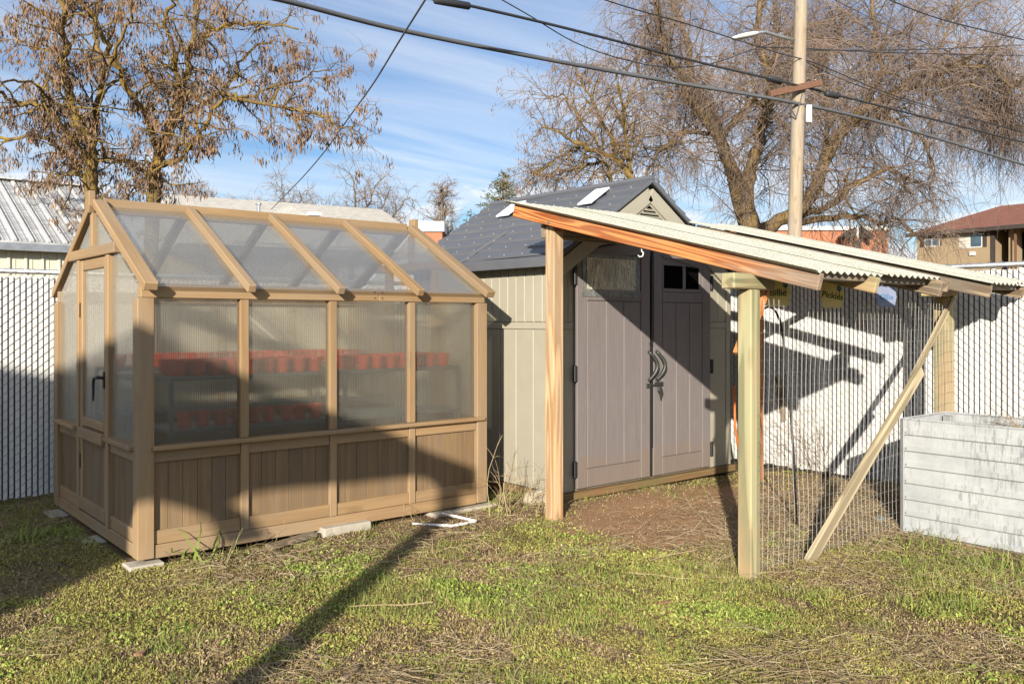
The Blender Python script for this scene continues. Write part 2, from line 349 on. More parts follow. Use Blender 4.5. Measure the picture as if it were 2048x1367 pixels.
def make_poly(name, axis, veil, clear, gl, tf=.5):
    """fluted sheet: clear part + cloudy refraction + milky veil; flutes along z (axis: the coordinate that runs across them)"""
    t = NT(name); tc = t.n('ShaderNodeTexCoord'); sp = t.n('ShaderNodeSeparateXYZ'); t.l(tc.outputs['Object'], sp.inputs[0])
    w = t.n('ShaderNodeMath', operation='MULTIPLY'); t.l(sp.outputs[axis], w.inputs[0]); w.inputs[1].default_value = 2*math.pi/.0135
    sn = t.n('ShaderNodeMath', operation='SINE'); t.l(w.outputs[0], sn.inputs[0])
    bp = t.n('ShaderNodeBump'); bp.inputs['Strength'].default_value = .35; bp.inputs['Distance'].default_value = .0012; t.l(sn.outputs[0], bp.inputs['Height'])
    tr = t.n('ShaderNodeBsdfTransparent'); tr.inputs[0].default_value = (.985, .98, .955, 1)
    rf = t.n('ShaderNodeBsdfRefraction'); rf.inputs['Color'].default_value = (.98, .97, .94, 1); rf.inputs['Roughness'].default_value = .14; rf.inputs['IOR'].default_value = 1.12; t.l(bp.outputs[0], rf.inputs['Normal'])
    df = t.n('ShaderNodeBsdfDiffuse'); tl = t.n('ShaderNodeBsdfTranslucent'); 
    v = t.coord((1, 1, 1), rand=False); st = t.ramp(t.noise(v, 2.2, 5, .6), [(.3, (.76, .71, .58)), (.7, (.88, .84, .72))])
    t.l(st, df.inputs[0]); t.l(st, tl.inputs[0])
    m1 = t.n('ShaderNodeMixShader'); m1.inputs[0].default_value = tf; t.l(df.outputs[0], m1.inputs[1]); t.l(tl.outputs[0], m1.inputs[2])
    m2 = t.n('ShaderNodeMixShader'); m2.inputs[0].default_value = clear; t.l(rf.outputs[0], m2.inputs[1]); t.l(tr.outputs[0], m2.inputs[2])
    # flute walls catch a little more of the veil
    vr = t.n('ShaderNodeMapRange'); vr.inputs[1].default_value = -1; vr.inputs[2].default_value = 1; vr.inputs[3].default_value = veil*.35; vr.inputs[4].default_value = veil*1.65; t.l(sn.outputs[0], vr.inputs[0])
    m3 = t.n('ShaderNodeMixShader'); t.l(vr.outputs[0], m3.inputs[0]); t.l(m2.outputs[0], m3.inputs[1]); t.l(m1.outputs[0], m3.inputs[2])
    g = t.n('ShaderNodeBsdfGlossy'); g.inputs['Roughness'].default_value = .16; g.inputs[0].default_value = (1, 1, 1, 1)
    lw = t.n('ShaderNodeLayerWeight'); pw = t.n('ShaderNodeMath', operation='POWER'); t.l(lw.outputs['Facing'], pw.inputs[0]); pw.inputs[1].default_value = 4.5
    fm = t.n('ShaderNodeMath', operation='MULTIPLY_ADD'); t.l(pw.outputs[0], fm.inputs[0]); fm.inputs[1].default_value = .75*gl; fm.inputs[2].default_value = .035*gl
    m4 = t.n('ShaderNodeMixShader'); t.l(fm.outputs[0], m4.inputs[0]); t.l(m3.outputs[0], m4.inputs[1]); t.l(g.outputs[0], m4.inputs[2])
    t.l(m4.outputs[0], t.out.inputs['Surface']); return t.m
M['polyx'] = make_poly('polycarbonate_front', 0, .13, .50, .8, .55)
M['polyb'] = make_poly('polycarbonate_back', 0, .96, .50, .2, .12)
M['polyy'] = make_poly('polycarbonate_end', 1, .24, .74, .9, .50)
M['polyr'] = make_poly('polycarbonate_roof', 0, .15, .82, 1.5, .55)

def ground_mat():
    t = NT('yard_soil'); v = t.coord(rand=False)
    big = t.noise(v, .9, 5, .6); mid = t.noise(v, 5, 6, .65); fine = t.noise(v, 60, 5, .7)
    dirt = t.ramp(fine, [(.3, (.12, .077, .045)), (.7, (.30, .205, .125))])
    dry = t.ramp(fine, [(.3, (.11, .075, .04)), (.7, (.30, .22, .12))])
    moss = t.ramp(fine, [(.3, (.05, .043, .014)), (.7, (.15, .13, .04))])
    c = t.mix(t.ramp(mid, [(.42, 0), (.58, 1)]), dirt, dry)
    c = t.mix(t.ramp(big, [(.40, 0), (.55, .85)]), c, moss)
    # trodden bare earth before the shed doors and along the greenhouse
    def patch(cx, cy, rx, ry, a):
        mp = t.n('ShaderNodeMapping'); tc = t.n('ShaderNodeTexCoord'); t.l(tc.outputs['Object'], mp.inputs[0])
        mp.inputs['Location'].default_value = (-cx/rx, -cy/ry, 0); mp.inputs['Scale'].default_value = (1/rx, 1/ry, 0)
        ln = t.n('ShaderNodeVectorMath', operation='LENGTH'); t.l(mp.outputs[0], ln.inputs[0])
        ns = t.n('ShaderNodeMath', operation='MULTIPLY_ADD'); t.l(mid, ns.inputs[0]); ns.inputs[1].default_value = .5; t.l(ln.outputs['Value'], ns.inputs[2])
        return t.ramp(ns.outputs[0], [(.80, a), (1.0, 0)])
    bare = t.ramp(fine, [(.25, (.30, .17, .09)), (.75, (.50, .31, .18))])
    c = t.mix(patch(5.25, 4.05, 1.95, 1.36, .95), c, bare)
    c = t.mix(patch(3.3, 4.95, 1.8, .60, .9), c, dirt)
    t.bump(t.mix(.5, fine, mid), .9, .03); return t.fin(c, .95, .15)
M['ground'] = ground_mat()
def leafy(name, stops, rough=.75):
    t = NT(name); g = t.n('ShaderNodeNewGeometry'); col = t.ramp(g.outputs['Random Per Island'], stops)
    v = t.coord(rand=False); col = t.mix(1.0, col, t.ramp(t.noise(v, 1.4, 4), [(.3, .72), (.7, 1.0)]), 'MULTIPLY')
    t.b.inputs['Subsurface Weight'].default_value = 0
    return t.fin(col, rough, .25)
M['moss'] = leafy('moss_leaf', [(0, (.20, .135, .06)), (.25, (.33, .25, .10)), (.5, (.42, .39, .09)), (.8, (.37, .39, .085)), (1, (.46, .43, .15))])
M['clover'] = leafy('clover_leaf', [(0, (.14, .18, .035)), (.5, (.27, .34, .06)), (1, (.40, .45, .12))])
M['litter'] = leafy('dead_litter', [(0, (.12, .075, .045)), (.5, (.30, .205, .12)), (1, (.52, .40, .24))])
M['straw'] = leafy('dry_stem', [(0, (.22, .14, .08)), (.5, (.42, .31, .17)), (1, (.60, .50, .33))])
M['blade'] = leafy('grass_blade', [(0, (.15, .20, .04)), (.5, (.25, .33, .06)), (1, (.42, .42, .14))])
M['sign'] = plain('painted_yellow_plaque', (.70, .56, .22), .7, .1, 8, .1)
M['signb'] = plain('painted_blue_plaque', (.20, .23, .33), .7, .1, 8, .1)
M['ink'] = plain('dark_green_paint', (.03, .06, .03), .7, 0, 8, 0)
M['inkb'] = plain('blue_paint', (.05, .16, .30), .7, 0, 8, 0)
M['caster'] = plain('shadow_caster_grey', (.22, .22, .22), .8, .1, 3, .1)  # for the unseen sheet that only casts a shadow
M['blue'] = plain('blue_plastic', (.08, .36, .62), .5, .1, 8, 0)
M['orange'] = plain('orange_plastic', (.55, .15, .03), .5, .1, 8, 0)
M['stone'] = plain('pale_stone', (.46, .40, .29), .9, .2, 7, .5, fine=40)
M['brownleaf'] = plain('brown_leaf', (.34, .17, .10), .8, .2, 20, .2)
M['timber'] = wood('sill_timber', (.30, .18, .085), (.16, .09, .045), 'x', .8, weather=((.16, .15, .06), .6))

# ------------------------------------------------------------------ ground
def ground_h(x, y):
    if x < -3 or x > 9 or y < -2 or y > 9: return 0.0
    e = min(1, (x+3)/2, (9-x)/2, (y+2)/2, (9-y)/2)
    h = noise.noise(Vector((x*1.1, y*1.1, 3))) * .022 + noise.noise(Vector((x*4, y*4, 7))) * .010 - .012
    return h * max(0, e)
def make_ground():
    ax = list(np.arange(-3, 9.01, .06))
    ext = [9.5, 11, 14, 20, 30, 50, 90, 180, 400, 900]
    xs = [-(e-6) for e in ext[::-1]] + ax + ext
    ys = [-(e-7) for e in ext[::-1]] + list(np.arange(-2, 9.01, .06)) + ext
    V = [(x, y, ground_h(x, y)) for y in ys for x in xs]; n = len(xs)
    Fc = [(j*n+i, j*n+i+1, (j+1)*n+i+1, (j+1)*n+i) for j in range(len(ys)-1) for i in range(n-1)]
    o = fast_mesh('ground', np.array(V), np.array(Fc), M['ground'], smooth=True); o['kind'] = 'structure'
make_ground()

# ------------------------------------------------------------------ chain-link fences with white slats
PITCH = .0405
def fence(name, label, p0, p1, top, front):
    """p0 -> p1 on the ground; front = unit vector to the side the yard is on"""
    p0 = Vector(p0); p1 = Vector(p1); d = (p1-p0); Lg = d.length; d.normalize(); front = Vector(front)
    root = thing(name, label, 'fence', p0)
    n = int(Lg / PITCH)
    alongx = abs(d.x) > .5
    def mk(): 
        m = MB(); a, b = .0146, .0032
        c = p0 + d * PITCH * .5
        if alongx: m.box(c.x-a, c.x+a, c.y-b, c.y+b, .045, top-.035)
        else: m.box(c.x-b, c.x+b, c.y-a, c.y+a, .045, top-.035)
        return m.build('slat', M['slat'], root, bevel=.002)
    s0 = mk()
    for i in range(1, n):
        c_ = copy_part(s0, root, d * PITCH * i + Vector((0, 0, random.uniform(-.008, .008)))); c_.location += d*random.uniform(-.0015, .0015)
    bk = p0 - front*.014; b0 = MB(); b0.beam(bk + UP*(top*.5), bk + d*Lg + UP*(top*.5), .003, top-.10); b0.build('gap_shade_sheet', M['gapshade'], root)  # added dark sheet, its colour stands for shade in the slat gaps
    w = MB(); off = front * .0062
    for i in range(n):
        a = p0 + d * PITCH * i + off; z = .03 + (.034 if i % 2 else 0)
        while z < top - .03:
            w.tube([a + UP*z, a + d*PITCH*.5 + front*.003 + UP*(z+.016), a + d*PITCH + UP*(z+.034)], .0019, 3, False); z += .068
        w.tube([a - front*.008 + UP*.03, a - front*.008 + UP*(top-.02)], .0011, 3, False)
        if i % 2 == 0:
            b = a - off; w.tube([b + UP*(top-.02), b + d*PITCH + UP*(top+.035), b + d*PITCH*2 + UP*(top-.02)], .0018, 3, False)
    wm = w.build('chain_link_mesh', M['wire'], root, fix=False); wm['kind'] = 'stuff'
    MB().tube([p0 + UP*top - front*.02, p1 + UP*top - front*.02], .021, 10).build('top_rail', M['galv'], root, smooth=True)
    k = 0.0
    while k <= Lg + .01:
        c = p0 + d*k - front*.05
        MB().tube([c, c + UP*(top+.03)], .026, 10).build('post', M['galv'], root, smooth=True); k += Lg / max(1, round(Lg/2.9))
    return root
fence('chain_link_fence', 'white slatted chain-link fence running behind the greenhouse and shed', (.55, 7.62, 0), (7.2, 7.62, 0), 1.80, (0, -1, 0))
fence('chain_link_fence', 'white slatted chain-link fence behind the chicken run and metal planter', (7.22, .9, 0), (7.22, 7.5, 0), 1.85, (-1, 0, 0))

# ------------------------------------------------------------------ greenhouse
GX0, GX1, GY0, GY1, GE, GR = 1.56, 4.13, 5.23, 7.26, 1.585, 2.19
GYM = (GY0+GY1)/2
def greenhouse():
    g = thing('greenhouse', 'small wooden greenhouse with clouded plastic panes and a hinged door', 'greenhouse', (GX0, GY0, 0))
    B = .004
    P_ = .095
    for x in (GX0, GX1-P_):
        for y in (GY0, GY1-P_): MB().box(x, x+P_, y, y+P_, .03, GE-.035).build('corner_post', M['ghz'], g, bevel=B)
    mull = [2.208, 2.825, 3.455]
    ya, yb = GY0+.012, GY0+.075
    for face in (0, 1):
        y0, y1 = (ya, yb) if face == 0 else (GY1-.075, GY1-.012)
        for x in mull: MB().box(x-.028, x+.028, y0, y1, .685, GE-.035).build('mullion', M['ghz'], g, bevel=B)
        # eave plate, in two lengths
        for a, b in ((GX0+.02, 3.17), (3.172, GX1-.02)):
            MB().box(a, b, y0-.008, y1, GE-.034, GE+.052).build('eave_plate', M['ghx'], g, bevel=B)
        for a, b in ((GX0+.08, 3.12), (3.124, GX1-.03)):
            yy = (y0-.035, y1) if face == 0 else (y0, y1+.035)
            MB().box(a, b, yy[0], yy[1], .655, .684).build('sill', M['ghx'], g, bevel=.006)
        xs = [GX0+P_] + mull + [GX1-P_]
        for i in range(4):
            a = xs[i] + (.026 if i else .003); b = xs[i+1] - (.026 if i < 3 else .003)
            yo = (GY0+.020, GY0+.050) if face == 0 else (GY1-.050, GY1-.020)
            MB().box(a, b, *yo, .585, .652).build('top_rail', M['ghx'], g, bevel=.003)
            MB().box(a, b, *yo, .105, .185).build('bottom_rail', M['ghx'], g, bevel=.003)
            n = 6 if i != 2 else 7; wd = (b-a)/n
            yp = (GY0+.038, GY0+.056) if face == 0 else (GY1-.056, GY1-.038)
            if face == 0:
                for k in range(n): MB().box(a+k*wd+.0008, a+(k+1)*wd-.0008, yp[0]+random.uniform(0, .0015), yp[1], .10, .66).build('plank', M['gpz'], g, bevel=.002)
            else: MB().box(a, b, *yp, .10, .66).build('back_panel', M['gpz'], g)
            pn = MB().box(a-.01, b+.01, (y0+y1)/2-.003, (y0+y1)/2+.003, .684, GE-.03).build('pane', M['polyx'] if face == 0 else M['polyb'], g)
        for x in mull:
            yo = (GY0+.010, GY0+.054) if face == 0 else (GY1-.054, GY1-.010)
            MB().box(x-.0255, x+.0255, *yo, .105, .652).build('lower_mullion', M['ghz'], g, bevel=.003)
        yo = (GY0+.012, GY0+.07) if face == 0 else (GY1-.07, GY1-.012)
        MB().box(GX0+.098, GX1-.098, *yo, .025, .103).build('base_rail', M['ghx'], g, bevel=.003)
    # end walls (door end at GX0, plain end at GX1)
    for e in (0, 1):
        xo = (lambda a, b: (GX0+a, GX0+b)) if e == 0 else (lambda a, b: (GX1-b, GX1-a))
        d0, d1 = 5.905, 6.555                                  # door opening
        MB().box(*xo(.010, .070), GY0+.098, GY1-.098, .025, .103).build('base_rail', M['ghy'], g, bevel=.003)
        for y in (d0-.062, d1): MB().box(*xo(.002, .062), y, y+.06, .105, 1.835).build('door_jamb', M['ghz'], g, bevel=B)
        for a, b in ((GY0+.098, d0-.065), (d1+.063, GY1-.098)):
            MB().box(*xo(-.028, .06), a-.012, b+.012, .655, .684).build('sill', M['ghy'], g, bevel=.005)
            MB().box(*xo(.018, .05), a, b, .585, .652).build('top_rail', M['ghy'], g, bevel=.003)
            MB().box(*xo(.018, .05), a, b, .105, .185).build('bottom_rail', M['ghy'], g, bevel=.003)
            n = 4; wd = (b-a)/n
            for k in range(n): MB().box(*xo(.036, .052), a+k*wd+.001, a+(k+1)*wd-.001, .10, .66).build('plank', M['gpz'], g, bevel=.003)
        # gable pane halves, cut to the roof slope
        sl = (GR-.03-GE)/(GYM-GY0)
        def zr(y): return GR-.045-abs(y-GYM)*sl
        for a, b in ((GY0+.09, d0-.06), (d1+.06, GY1-.09)):
            x0, x1 = xo(.028, .034); MB().prism([(a, .684), (b, .684), (b, zr(b)), (a, zr(a))], 'x', x0, x1).build('pane', M['polyy'], g)
        x0, x1 = xo(.028, .034); MB().prism([(d0-.05, 1.90), (d1+.05, 1.90), (d1+.05, zr(d1+.05)), (GYM, GR-.05), (d0-.05, zr(d0-.05))], 'x', x0, x1).build('gable_pane', M['polyy'], g)
        hw = .50
        MB().box(*xo(-.006, .05), GYM-hw-.06, GYM+hw+.06, 1.838, 1.905).build('collar_beam', M['ghy'], g, bevel=B)
        MB().box(*xo(.004, .045), GYM-.026, GYM+.026, 1.907, GR-.055).build('king_post', M['ghz'], g, bevel=B)
    # door
    dy0, dy1 = 5.91, 6.55
    door = MB().box(GX0+.012, GX0+.045, dy0, dy0+.055, .13, 1.83).build('door', M['ghz'], g, bevel=B)
    xa, xb = GX0+.012, GX0+.045
    MB().box(xa, xb, dy1-.055, dy1, .13, 1.83).build('stile', M['ghz'], door, bevel=B)
    MB().box(xa+.001, xb-.001, dy0+.056, dy1-.056, 1.76, 1.829).build('rail', M['ghy'], door, bevel=B)
    MB().box(xa-.004, xb, dy0+.056, dy1-.056, .70, .755).build('rail', M['ghy'], door, bevel=B)
    MB().box(xa-.028, xb, dy0+.02, dy1-.02, .615, .685).build('rail', M['ghy'], door, bevel=B)
    MB().box(xa-.010, xb, dy0+.005, dy1-.005, .12, .205).build('rail', M['ghy'], door, bevel=B)
    for k in range(5):
        wd = (dy1-dy0-.112)/5; a = dy0+.056+k*wd
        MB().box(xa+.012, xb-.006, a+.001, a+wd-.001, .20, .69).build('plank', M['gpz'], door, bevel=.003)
    MB().box(xa+.014, xa+.020, dy0+.05, dy1-.05, .755, 1.765).build('pane', M['polyy'], door)
    h = MB().box(xa-.012, xa+.002, dy0+.012, dy0+.045, .985, 1.09); h.tube([(xa-.01, dy0+.028, 1.05), (xa-.045, dy0+.03, 1.055), (xa-.055, dy0+.07, 1.05), (xa-.052, dy0+.10, 1.02), (xa-.05, dy0+.108, .95), (xa-.05, dy0+.11, .90)], [.010, .011, .010, .009, .008, .006], 8)
    h.build('handle', M['black'], door, smooth=False)
    for z in (1.44, .40): MB().box(xa-.006, xa+.0, dy1-.015, dy1+.018, z, z+.10).build('hinge', M['black'], door)
    # rafters and ridge
    rx = [GX0+.045, mull[0], mull[1], mull[2], GX1-.045]
    for i, x in enumerate(rx):
        for sgn in (-1, 1):
            ye = GYM + sgn*((GYM-GY0)+.10); ze = GE+.055-.10*.58
            w = .082 if i in (0, 4) else .055
            member('rafter', (x, ye, ze+.030), (x, GYM+sgn*.035, GR+.012), w, .052, M['ghx'], g, .005)
    MB().box(GX0+.085, GX1-.085, GYM-.030, GYM+.030, GR-.055, GR+.045).build('ridge_beam', M['ghx'], g, bevel=B)
    for x in (GX0-.02, GX1-.025): MB().prism([(GYM-.045, GR+.09), (GYM+.045, GR+.09), (GYM+.045, GR-.01), (GYM+.02, GR-.06), (GYM-.02, GR-.06), (GYM-.045, GR-.01)], 'x', x, x+.045).build('finial', M['ghz'], g, bevel=.006)
    for i in range(4):
        for sgn in (-1, 1):
            a, b = rx[i]+.02, rx[i+1]-.02
            pts = [(GYM+sgn*.02, GR-.004), (GYM+sgn*((GYM-GY0)+.045), GE+.031)]
            m = MB(); (ya_, za), (yb_, zb) = pts
            m.add([(a,ya_,za),(b,ya_,za),(b,yb_,zb),(a,yb_,zb),(a,ya_,za+.006),(b,ya_,za+.006),(b,yb_,zb+.006),(a,yb_,zb+.006)], [(0,3,2,1),(4,5,6,7),(0,1,5,4),(1,2,6,5),(2,3,7,6),(3,0,4,7)])
            m.build('roof_pane', M['polyr'], g)
    # bolts on the plate joint
    for x in (3.14, 3.20):
        for z in (GE-.012, GE+.028): MB().tube([(x, ya-.010, z), (x, ya-.0035, z)], .006, 8).build('bolt', M['darktrim'], g)
    MB().box(GX0+.1, GX1-.1, GY0+.1, GY1-.1, .0, .03).build('floor', M['concrete'], g)
greenhouse()

def benches():
    label = ['dark grey metal plant bench inside the greenhouse at its door end', 'dark grey metal plant bench inside the greenhouse at its shed end', 'dark grey metal plant bench along the rear wall inside the greenhouse']
    spans = [(1.80, 2.95, 5.40, 5.82), (2.985, 4.00, 5.40, 5.82), (1.80, 4.0, 6.68, 7.08)]
    for i, (a, b, y0, y1) in enumerate(spans):
        t = thing('plant_bench', label[i], 'bench', (a, y0, .03), 'plant benches in the greenhouse')
        for x in (a, b-.025):
            for y in (y0, y1-.025): MB().box(x, x+.025, y, y+.025, .03, 1.045).build('leg', M['rack'], t)
        for z in (.72, 1.045): MB().box(a, b, y0, y1, z, z+.025).build('shelf', M['rack'], t, bevel=.003)
    pr = [(.0, .0), (.036, .0), (.048, .082), (.053, .082), (.053, .098), (.047, .098), (.044, .085), (.0, .085)]
    def pot(first, x, y, z, grp, lab):
        if not first:
            t = thing('plant_pot', lab, 'plant pot', (x, y, z), grp)
            MB().lathe(pr, (x, y, z), 14).build('body', M['pot'], t, smooth=False)
            MB().lathe([(0, .086), (.045, .086)], (x, y, z), 14).build('soil', M['soil'], t)
            first.append(t); return t
        s = first[0]; t = s.copy(); COL.objects.link(t); t.location = (x, y, z); t['label'] = lab; t['group'] = grp
        for c in s.children: k = c.copy(); COL.objects.link(k); k.parent = t
        return t
    f = []
    for (a, b, y0, y1) in spans[:2]:
        n = int((b-a-.05)/.116)
        for r in (0, 1, 2):
            for k in range(n):
                if r and random.random() < .12: continue
                pot(f, a+.075+k*.116+random.uniform(-.006, .006), y0+.06+r*.118, 1.0705, 'red pots on the upper shelves', 'red plastic pot in the rows on the upper greenhouse shelves')
    for k in range(9): pot(f, 1.93+k*.112+random.uniform(-.006, .006), 5.50+.02*(k % 2), .7455, 'red pots on the lower shelf', 'red plastic pot on the lower shelf by the greenhouse door')
    for k in range(16): pot(f, 1.90+k*.13, 6.80, 1.0705, 'red pots on the rear bench', 'red plastic pot on the bench along the rear greenhouse wall')
benches()

# concrete blocks the greenhouse stands on
for (x0, x1, y0, y1, h, lab) in ((1.50, 1.70, 5.18, 5.33, .05, 'concrete paver under the corner post beside the greenhouse door'), (2.72, 3.08, 5.175, 5.36, .085, 'long concrete block under the middle of the greenhouse front'),
                                 (3.62, 4.20, 5.19, 5.36, .05, 'low concrete strip under the greenhouse end near the shed'), (1.46, 1.60, 5.98, 6.2, .035, 'chipped flat stone below the greenhouse door'), (1.47, 1.60, 6.95, 7.2, .04, 'flat stone under the rear corner of the greenhouse')):
    tag(MB().box(x0, x1, y0, y1, -.03, h-.038).build('foundation_block', M['concrete'], bevel=.008), lab, 'concrete block', 'blocks under the greenhouse')
tag(MB().beam((2.30, 5.10, .012), (2.66, 5.20, .02), .07, .028).build('wood_offcut', M['oldx'], bevel=.004), 'weathered wood offcut leaning along the greenhouse base', 'board')

# ------------------------------------------------------------------ resin storage shed
SX0, SX1, SY0, SY1, SZ0, SZT, SAX, SAZ = 4.64, 6.86, 4.985, 7.05, .06, 1.92, 5.70, 2.60
def shed():
    s = thing('storage_shed', 'tan resin storage shed with taupe double doors and dark grey roof', 'shed', (SX0, SY0, 0))
    B = .004
    core = MB().box(SX0+.012, SX1-.012, SY0+.012, SY1-.012, SZ0, SZT); core.build('wall_core', M['shedtrim'], s)
    MB().box(SX0-.03, SX1+.03, SY0-.05, SY1, .0, SZ0-.002).build('floor_base', M['timber'], s, bevel=.006)
    # side wall: narrow planks above the belt, wide below
    y = SY0+.07; k = 0
    while y < SY1-.06:
        w = min(.108, SY1-.05-y); MB().box(SX0, SX0+.02, y+.004, y+w-.004, 1.405, SZT).build('plank', M['shed'], s, bevel=.006); y += w
    y = SY0+.07
    while y < SY1-.06:
        w = min(.216, SY1-.05-y); MB().box(SX0, SX0+.02, y+.004, y+w-.004, SZ0, 1.345).build('plank', M['shed'], s, bevel=.006); y += w
    MB().box(SX0-.004, SX0+.02, SY0+.07, SY1, 1.348, 1.402).build('belt_band', M['shedtrim'], s, bevel=.003)
    for x in (SX0-.008, SX1-.062): MB().box(x, x+.07, SY0-.008, SY0+.066, SZ0, SZT).build('corner_trim', M['shedtrim'], s, bevel=.006)
    # front panels beside the doors
    for a, b in ((SX0+.064, 4.80), (6.56, SX1-.066)):
        MB().box(a, b, SY0, SY0+.02, SZ0, 1.345).build('plank', M['shed'], s, bevel=.003)
        MB().box(a, b, SY0-.004, SY0+.02, 1.348, 1.402).build('belt_band', M['shedtrim'], s, bevel=.003)
        m_ = (a+b)/2
        for p, q in ((a, m_-.002), (m_+.002, b)): MB().box(p, q, SY0, SY0+.02, 1.405, SZT-.10).build('plank', M['shed'], s, bevel=.003)
    # gable with arched opening
    def arch(x): return 2.075 - .135*((x-5.675)/.86)**2
    def zr(x): return SAZ-.035-abs(x-SAX)*((SAZ-SZT)/(SAX-SX0))
    xs = np.linspace(4.80, 6.56, 19)
    poly = [(SX0, SZT-.098), (4.80, SZT-.098)] + [(x, arch(x)+.012) for x in xs] + [(6.56, SZT-.098), (SX1, SZT-.098), (SX1, zr(SX1)), (SAX, zr(SAX)), (SX0, zr(SX0))]
    # triangulated by columns so the concave edge is clean
    m = MB(); cols = sorted(set([SX0, SX1, SAX] + list(xs)))
    for a, b in zip(cols[:-1], cols[1:]):
        lo = lambda x: (arch(x)+.012) if 4.80 <= x <= 6.56 and not (x in (4.80, 6.56) and False) else SZT-.098
        la, lb = (lo(a), lo(b)) if (a >= 4.7999 and b <= 6.5601) else (SZT-.098, SZT-.098)
        m.add([(a, SY0, la), (b, SY0, lb), (b, SY0, zr(b)), (a, SY0, zr(a)), (a, SY0+.03, la), (b, SY0+.03, lb), (b, SY0+.03, zr(b)), (a, SY0+.03, zr(a))], [(0,1,2,3),(7,6,5,4),(0,4,5,1),(3,2,6,7)])
    m.build('gable_wall', M['shedtrim'], s)
    for sg in (-1, 1):
        p = (SAX, SY0-.018, SAZ-.10); q = (SAX+sg*1.10, SY0-.018, SAZ-.10-1.10*.642)
        MB().beam(p, q, .03, .125, up=(0, 0, 1)).build('barge_board', M['shedtrim'], s, bevel=.004)
    # gable planks under the vent, and the louvred vent
    for k in range(7):
        x = SAX-.30+k*.086; MB().box(x, x+.08, SY0-.008, SY0+.01, 2.10, min(2.24, zr(x+.04)-.06)).build('plank', M['shed'], s, bevel=.003)
    vt = MB().prism([(SAX-.33, 2.25), (SAX+.33, 2.25), (SAX, 2.475)], 'y', SY0-.016, SY0+.0).build('gable_vent', M['shedtrim'], s, bevel=.004)
    MB().prism([(SAX-.16, 2.295), (SAX+.16, 2.295), (SAX, 2.405)], 'y', SY0-.0185, SY0-.012).build('vent_shade', M['innershade'], vt)
    for k, (hw, z) in enumerate(((.145, 2.305), (.10, 2.335), (.055, 2.365))):
        MB().beam((SAX-hw, SY0-.025, z), (SAX+hw, SY0-.025, z), .018, .012, up=(0, -.6, 1)).build('louvre', M['shedtrim'], vt)
    # doors
    def door(x0, x1, hinge_left):
        yf = SY0-.026
        N_ = 12; xs_ = np.linspace(x0, x1, N_); m = MB()
        for a, b in zip(xs_[:-1], xs_[1:]):
            m.add([(a, yf+.012, .075), (b, yf+.012, .075), (b, yf+.012, arch(b)), (a, yf+.012, arch(a)), (a, SY0+.01, .075), (b, SY0+.01, .075), (b, SY0+.01, arch(b)), (a, SY0+.01, arch(a))], [(0,1,2,3),(7,6,5,4),(0,4,5,1),(3,2,6,7)])
        d = m.build('door', M['door'], s)
        st = .115
        for a, b in ((x0+.002, x0+st), (x1-st, x1-.002)):
            MB().prism([(a, .078), (b, .078), (b, arch(b)-.003), (a, arch(a)-.003)], 'y', yf, yf+.014).build('stile', M['door'], d, bevel=.003)
        MB().box(x0+st+.003, x1-st-.003, yf+.001, yf+.014, .08, .225).build('rail', M['door'], d, bevel=.003)
        a, b = x0+st+.003, x1-st-.003; n = 3; wd = (b-a)/n
        for k in range(n): MB().box(a+k*wd+.003, a+(k+1)*wd-.003, yf+.002, yf+.014, .230, 1.575).build('plank', M['door'], d, bevel=.004)
        MB().box(a, b, yf, yf+.014, 1.58, 1.665).build('rail', M['door'], d, bevel=.003)
        # window surround
        xw = np.linspace(a, b, 9)
        def wtop(x): return arch(x)-.10
        m2 = MB()
        for p, q in zip(xw[:-1], xw[1:]): m2.add([(p, yf+.001, wtop(p)), (q, yf+.001, wtop(q)), (q, yf+.001, arch(q)-.004), (p, yf+.001, arch(p)-.004), (p, yf+.013, wtop(p)), (q, yf+.013, wtop(q)), (q, yf+.013, arch(q)-.004), (p, yf+.013, arch(p)-.004)], [(0,1,2,3),(7,6,5,4),(0,4,5,1),(3,2,6,7)])
        m2.build('window_head', M['door'], d)
        return d, a, b, yf, wtop
    dl, a, b, yf, wt = door(4.825, 5.700, True)
    # window covered from outside with fibrous film taped all round
    MB().box(a-.06, b-.02, yf-.006, yf-.0005, 1.61, 1.955).build('tape', TAPE, dl)
    MB().box(a-.015, b-.075, yf-.011, yf-.0065, 1.67, 1.925).build('film', FILM, dl)
    dr, a, b, yf, wt = door(5.745, 6.535, False)
    mid = (a+b)/2+.02
    for p, q in ((a+.02, mid-.022), (mid+.022, b-.05)):
        MB().prism([(p, 1.70), (q, 1.70), (q, min(wt(q), 1.90)-.0), (p, min(wt(p), 1.90))], 'y', yf+.004, yf+.0125).build('window_pane', M['innershade'], dr)
    MB().box(a, b, yf+.0, yf+.014, 1.668, 1.698).build('window_sill', M['door'], dr, bevel=.003)
    MB().box(mid-.02, mid+.02, yf, yf+.014, 1.70, 1.89).build('window_bar', M['door'], dr, bevel=.003)
    MB().box(b-.048, b, yf, yf+.014, 1.70, 1.88).build('window_jamb', M['door'], dr, bevel=.003)
    MB().box(a-.002, a+.018, yf, yf+.014, 1.70, 1.91).build('window_jamb', M['door'], dr, bevel=.003)
    # astragal strip, handles, hasp, hinges
    MB().box(5.703, 5.742, SY0-.012, SY0+.01, .075, 2.06).build('door_gap', M['black'], s)
    MB().box(5.712, 5.730, SY0-.032, SY0-.013, .33, 1.97).build('astragal', M['black'], s)
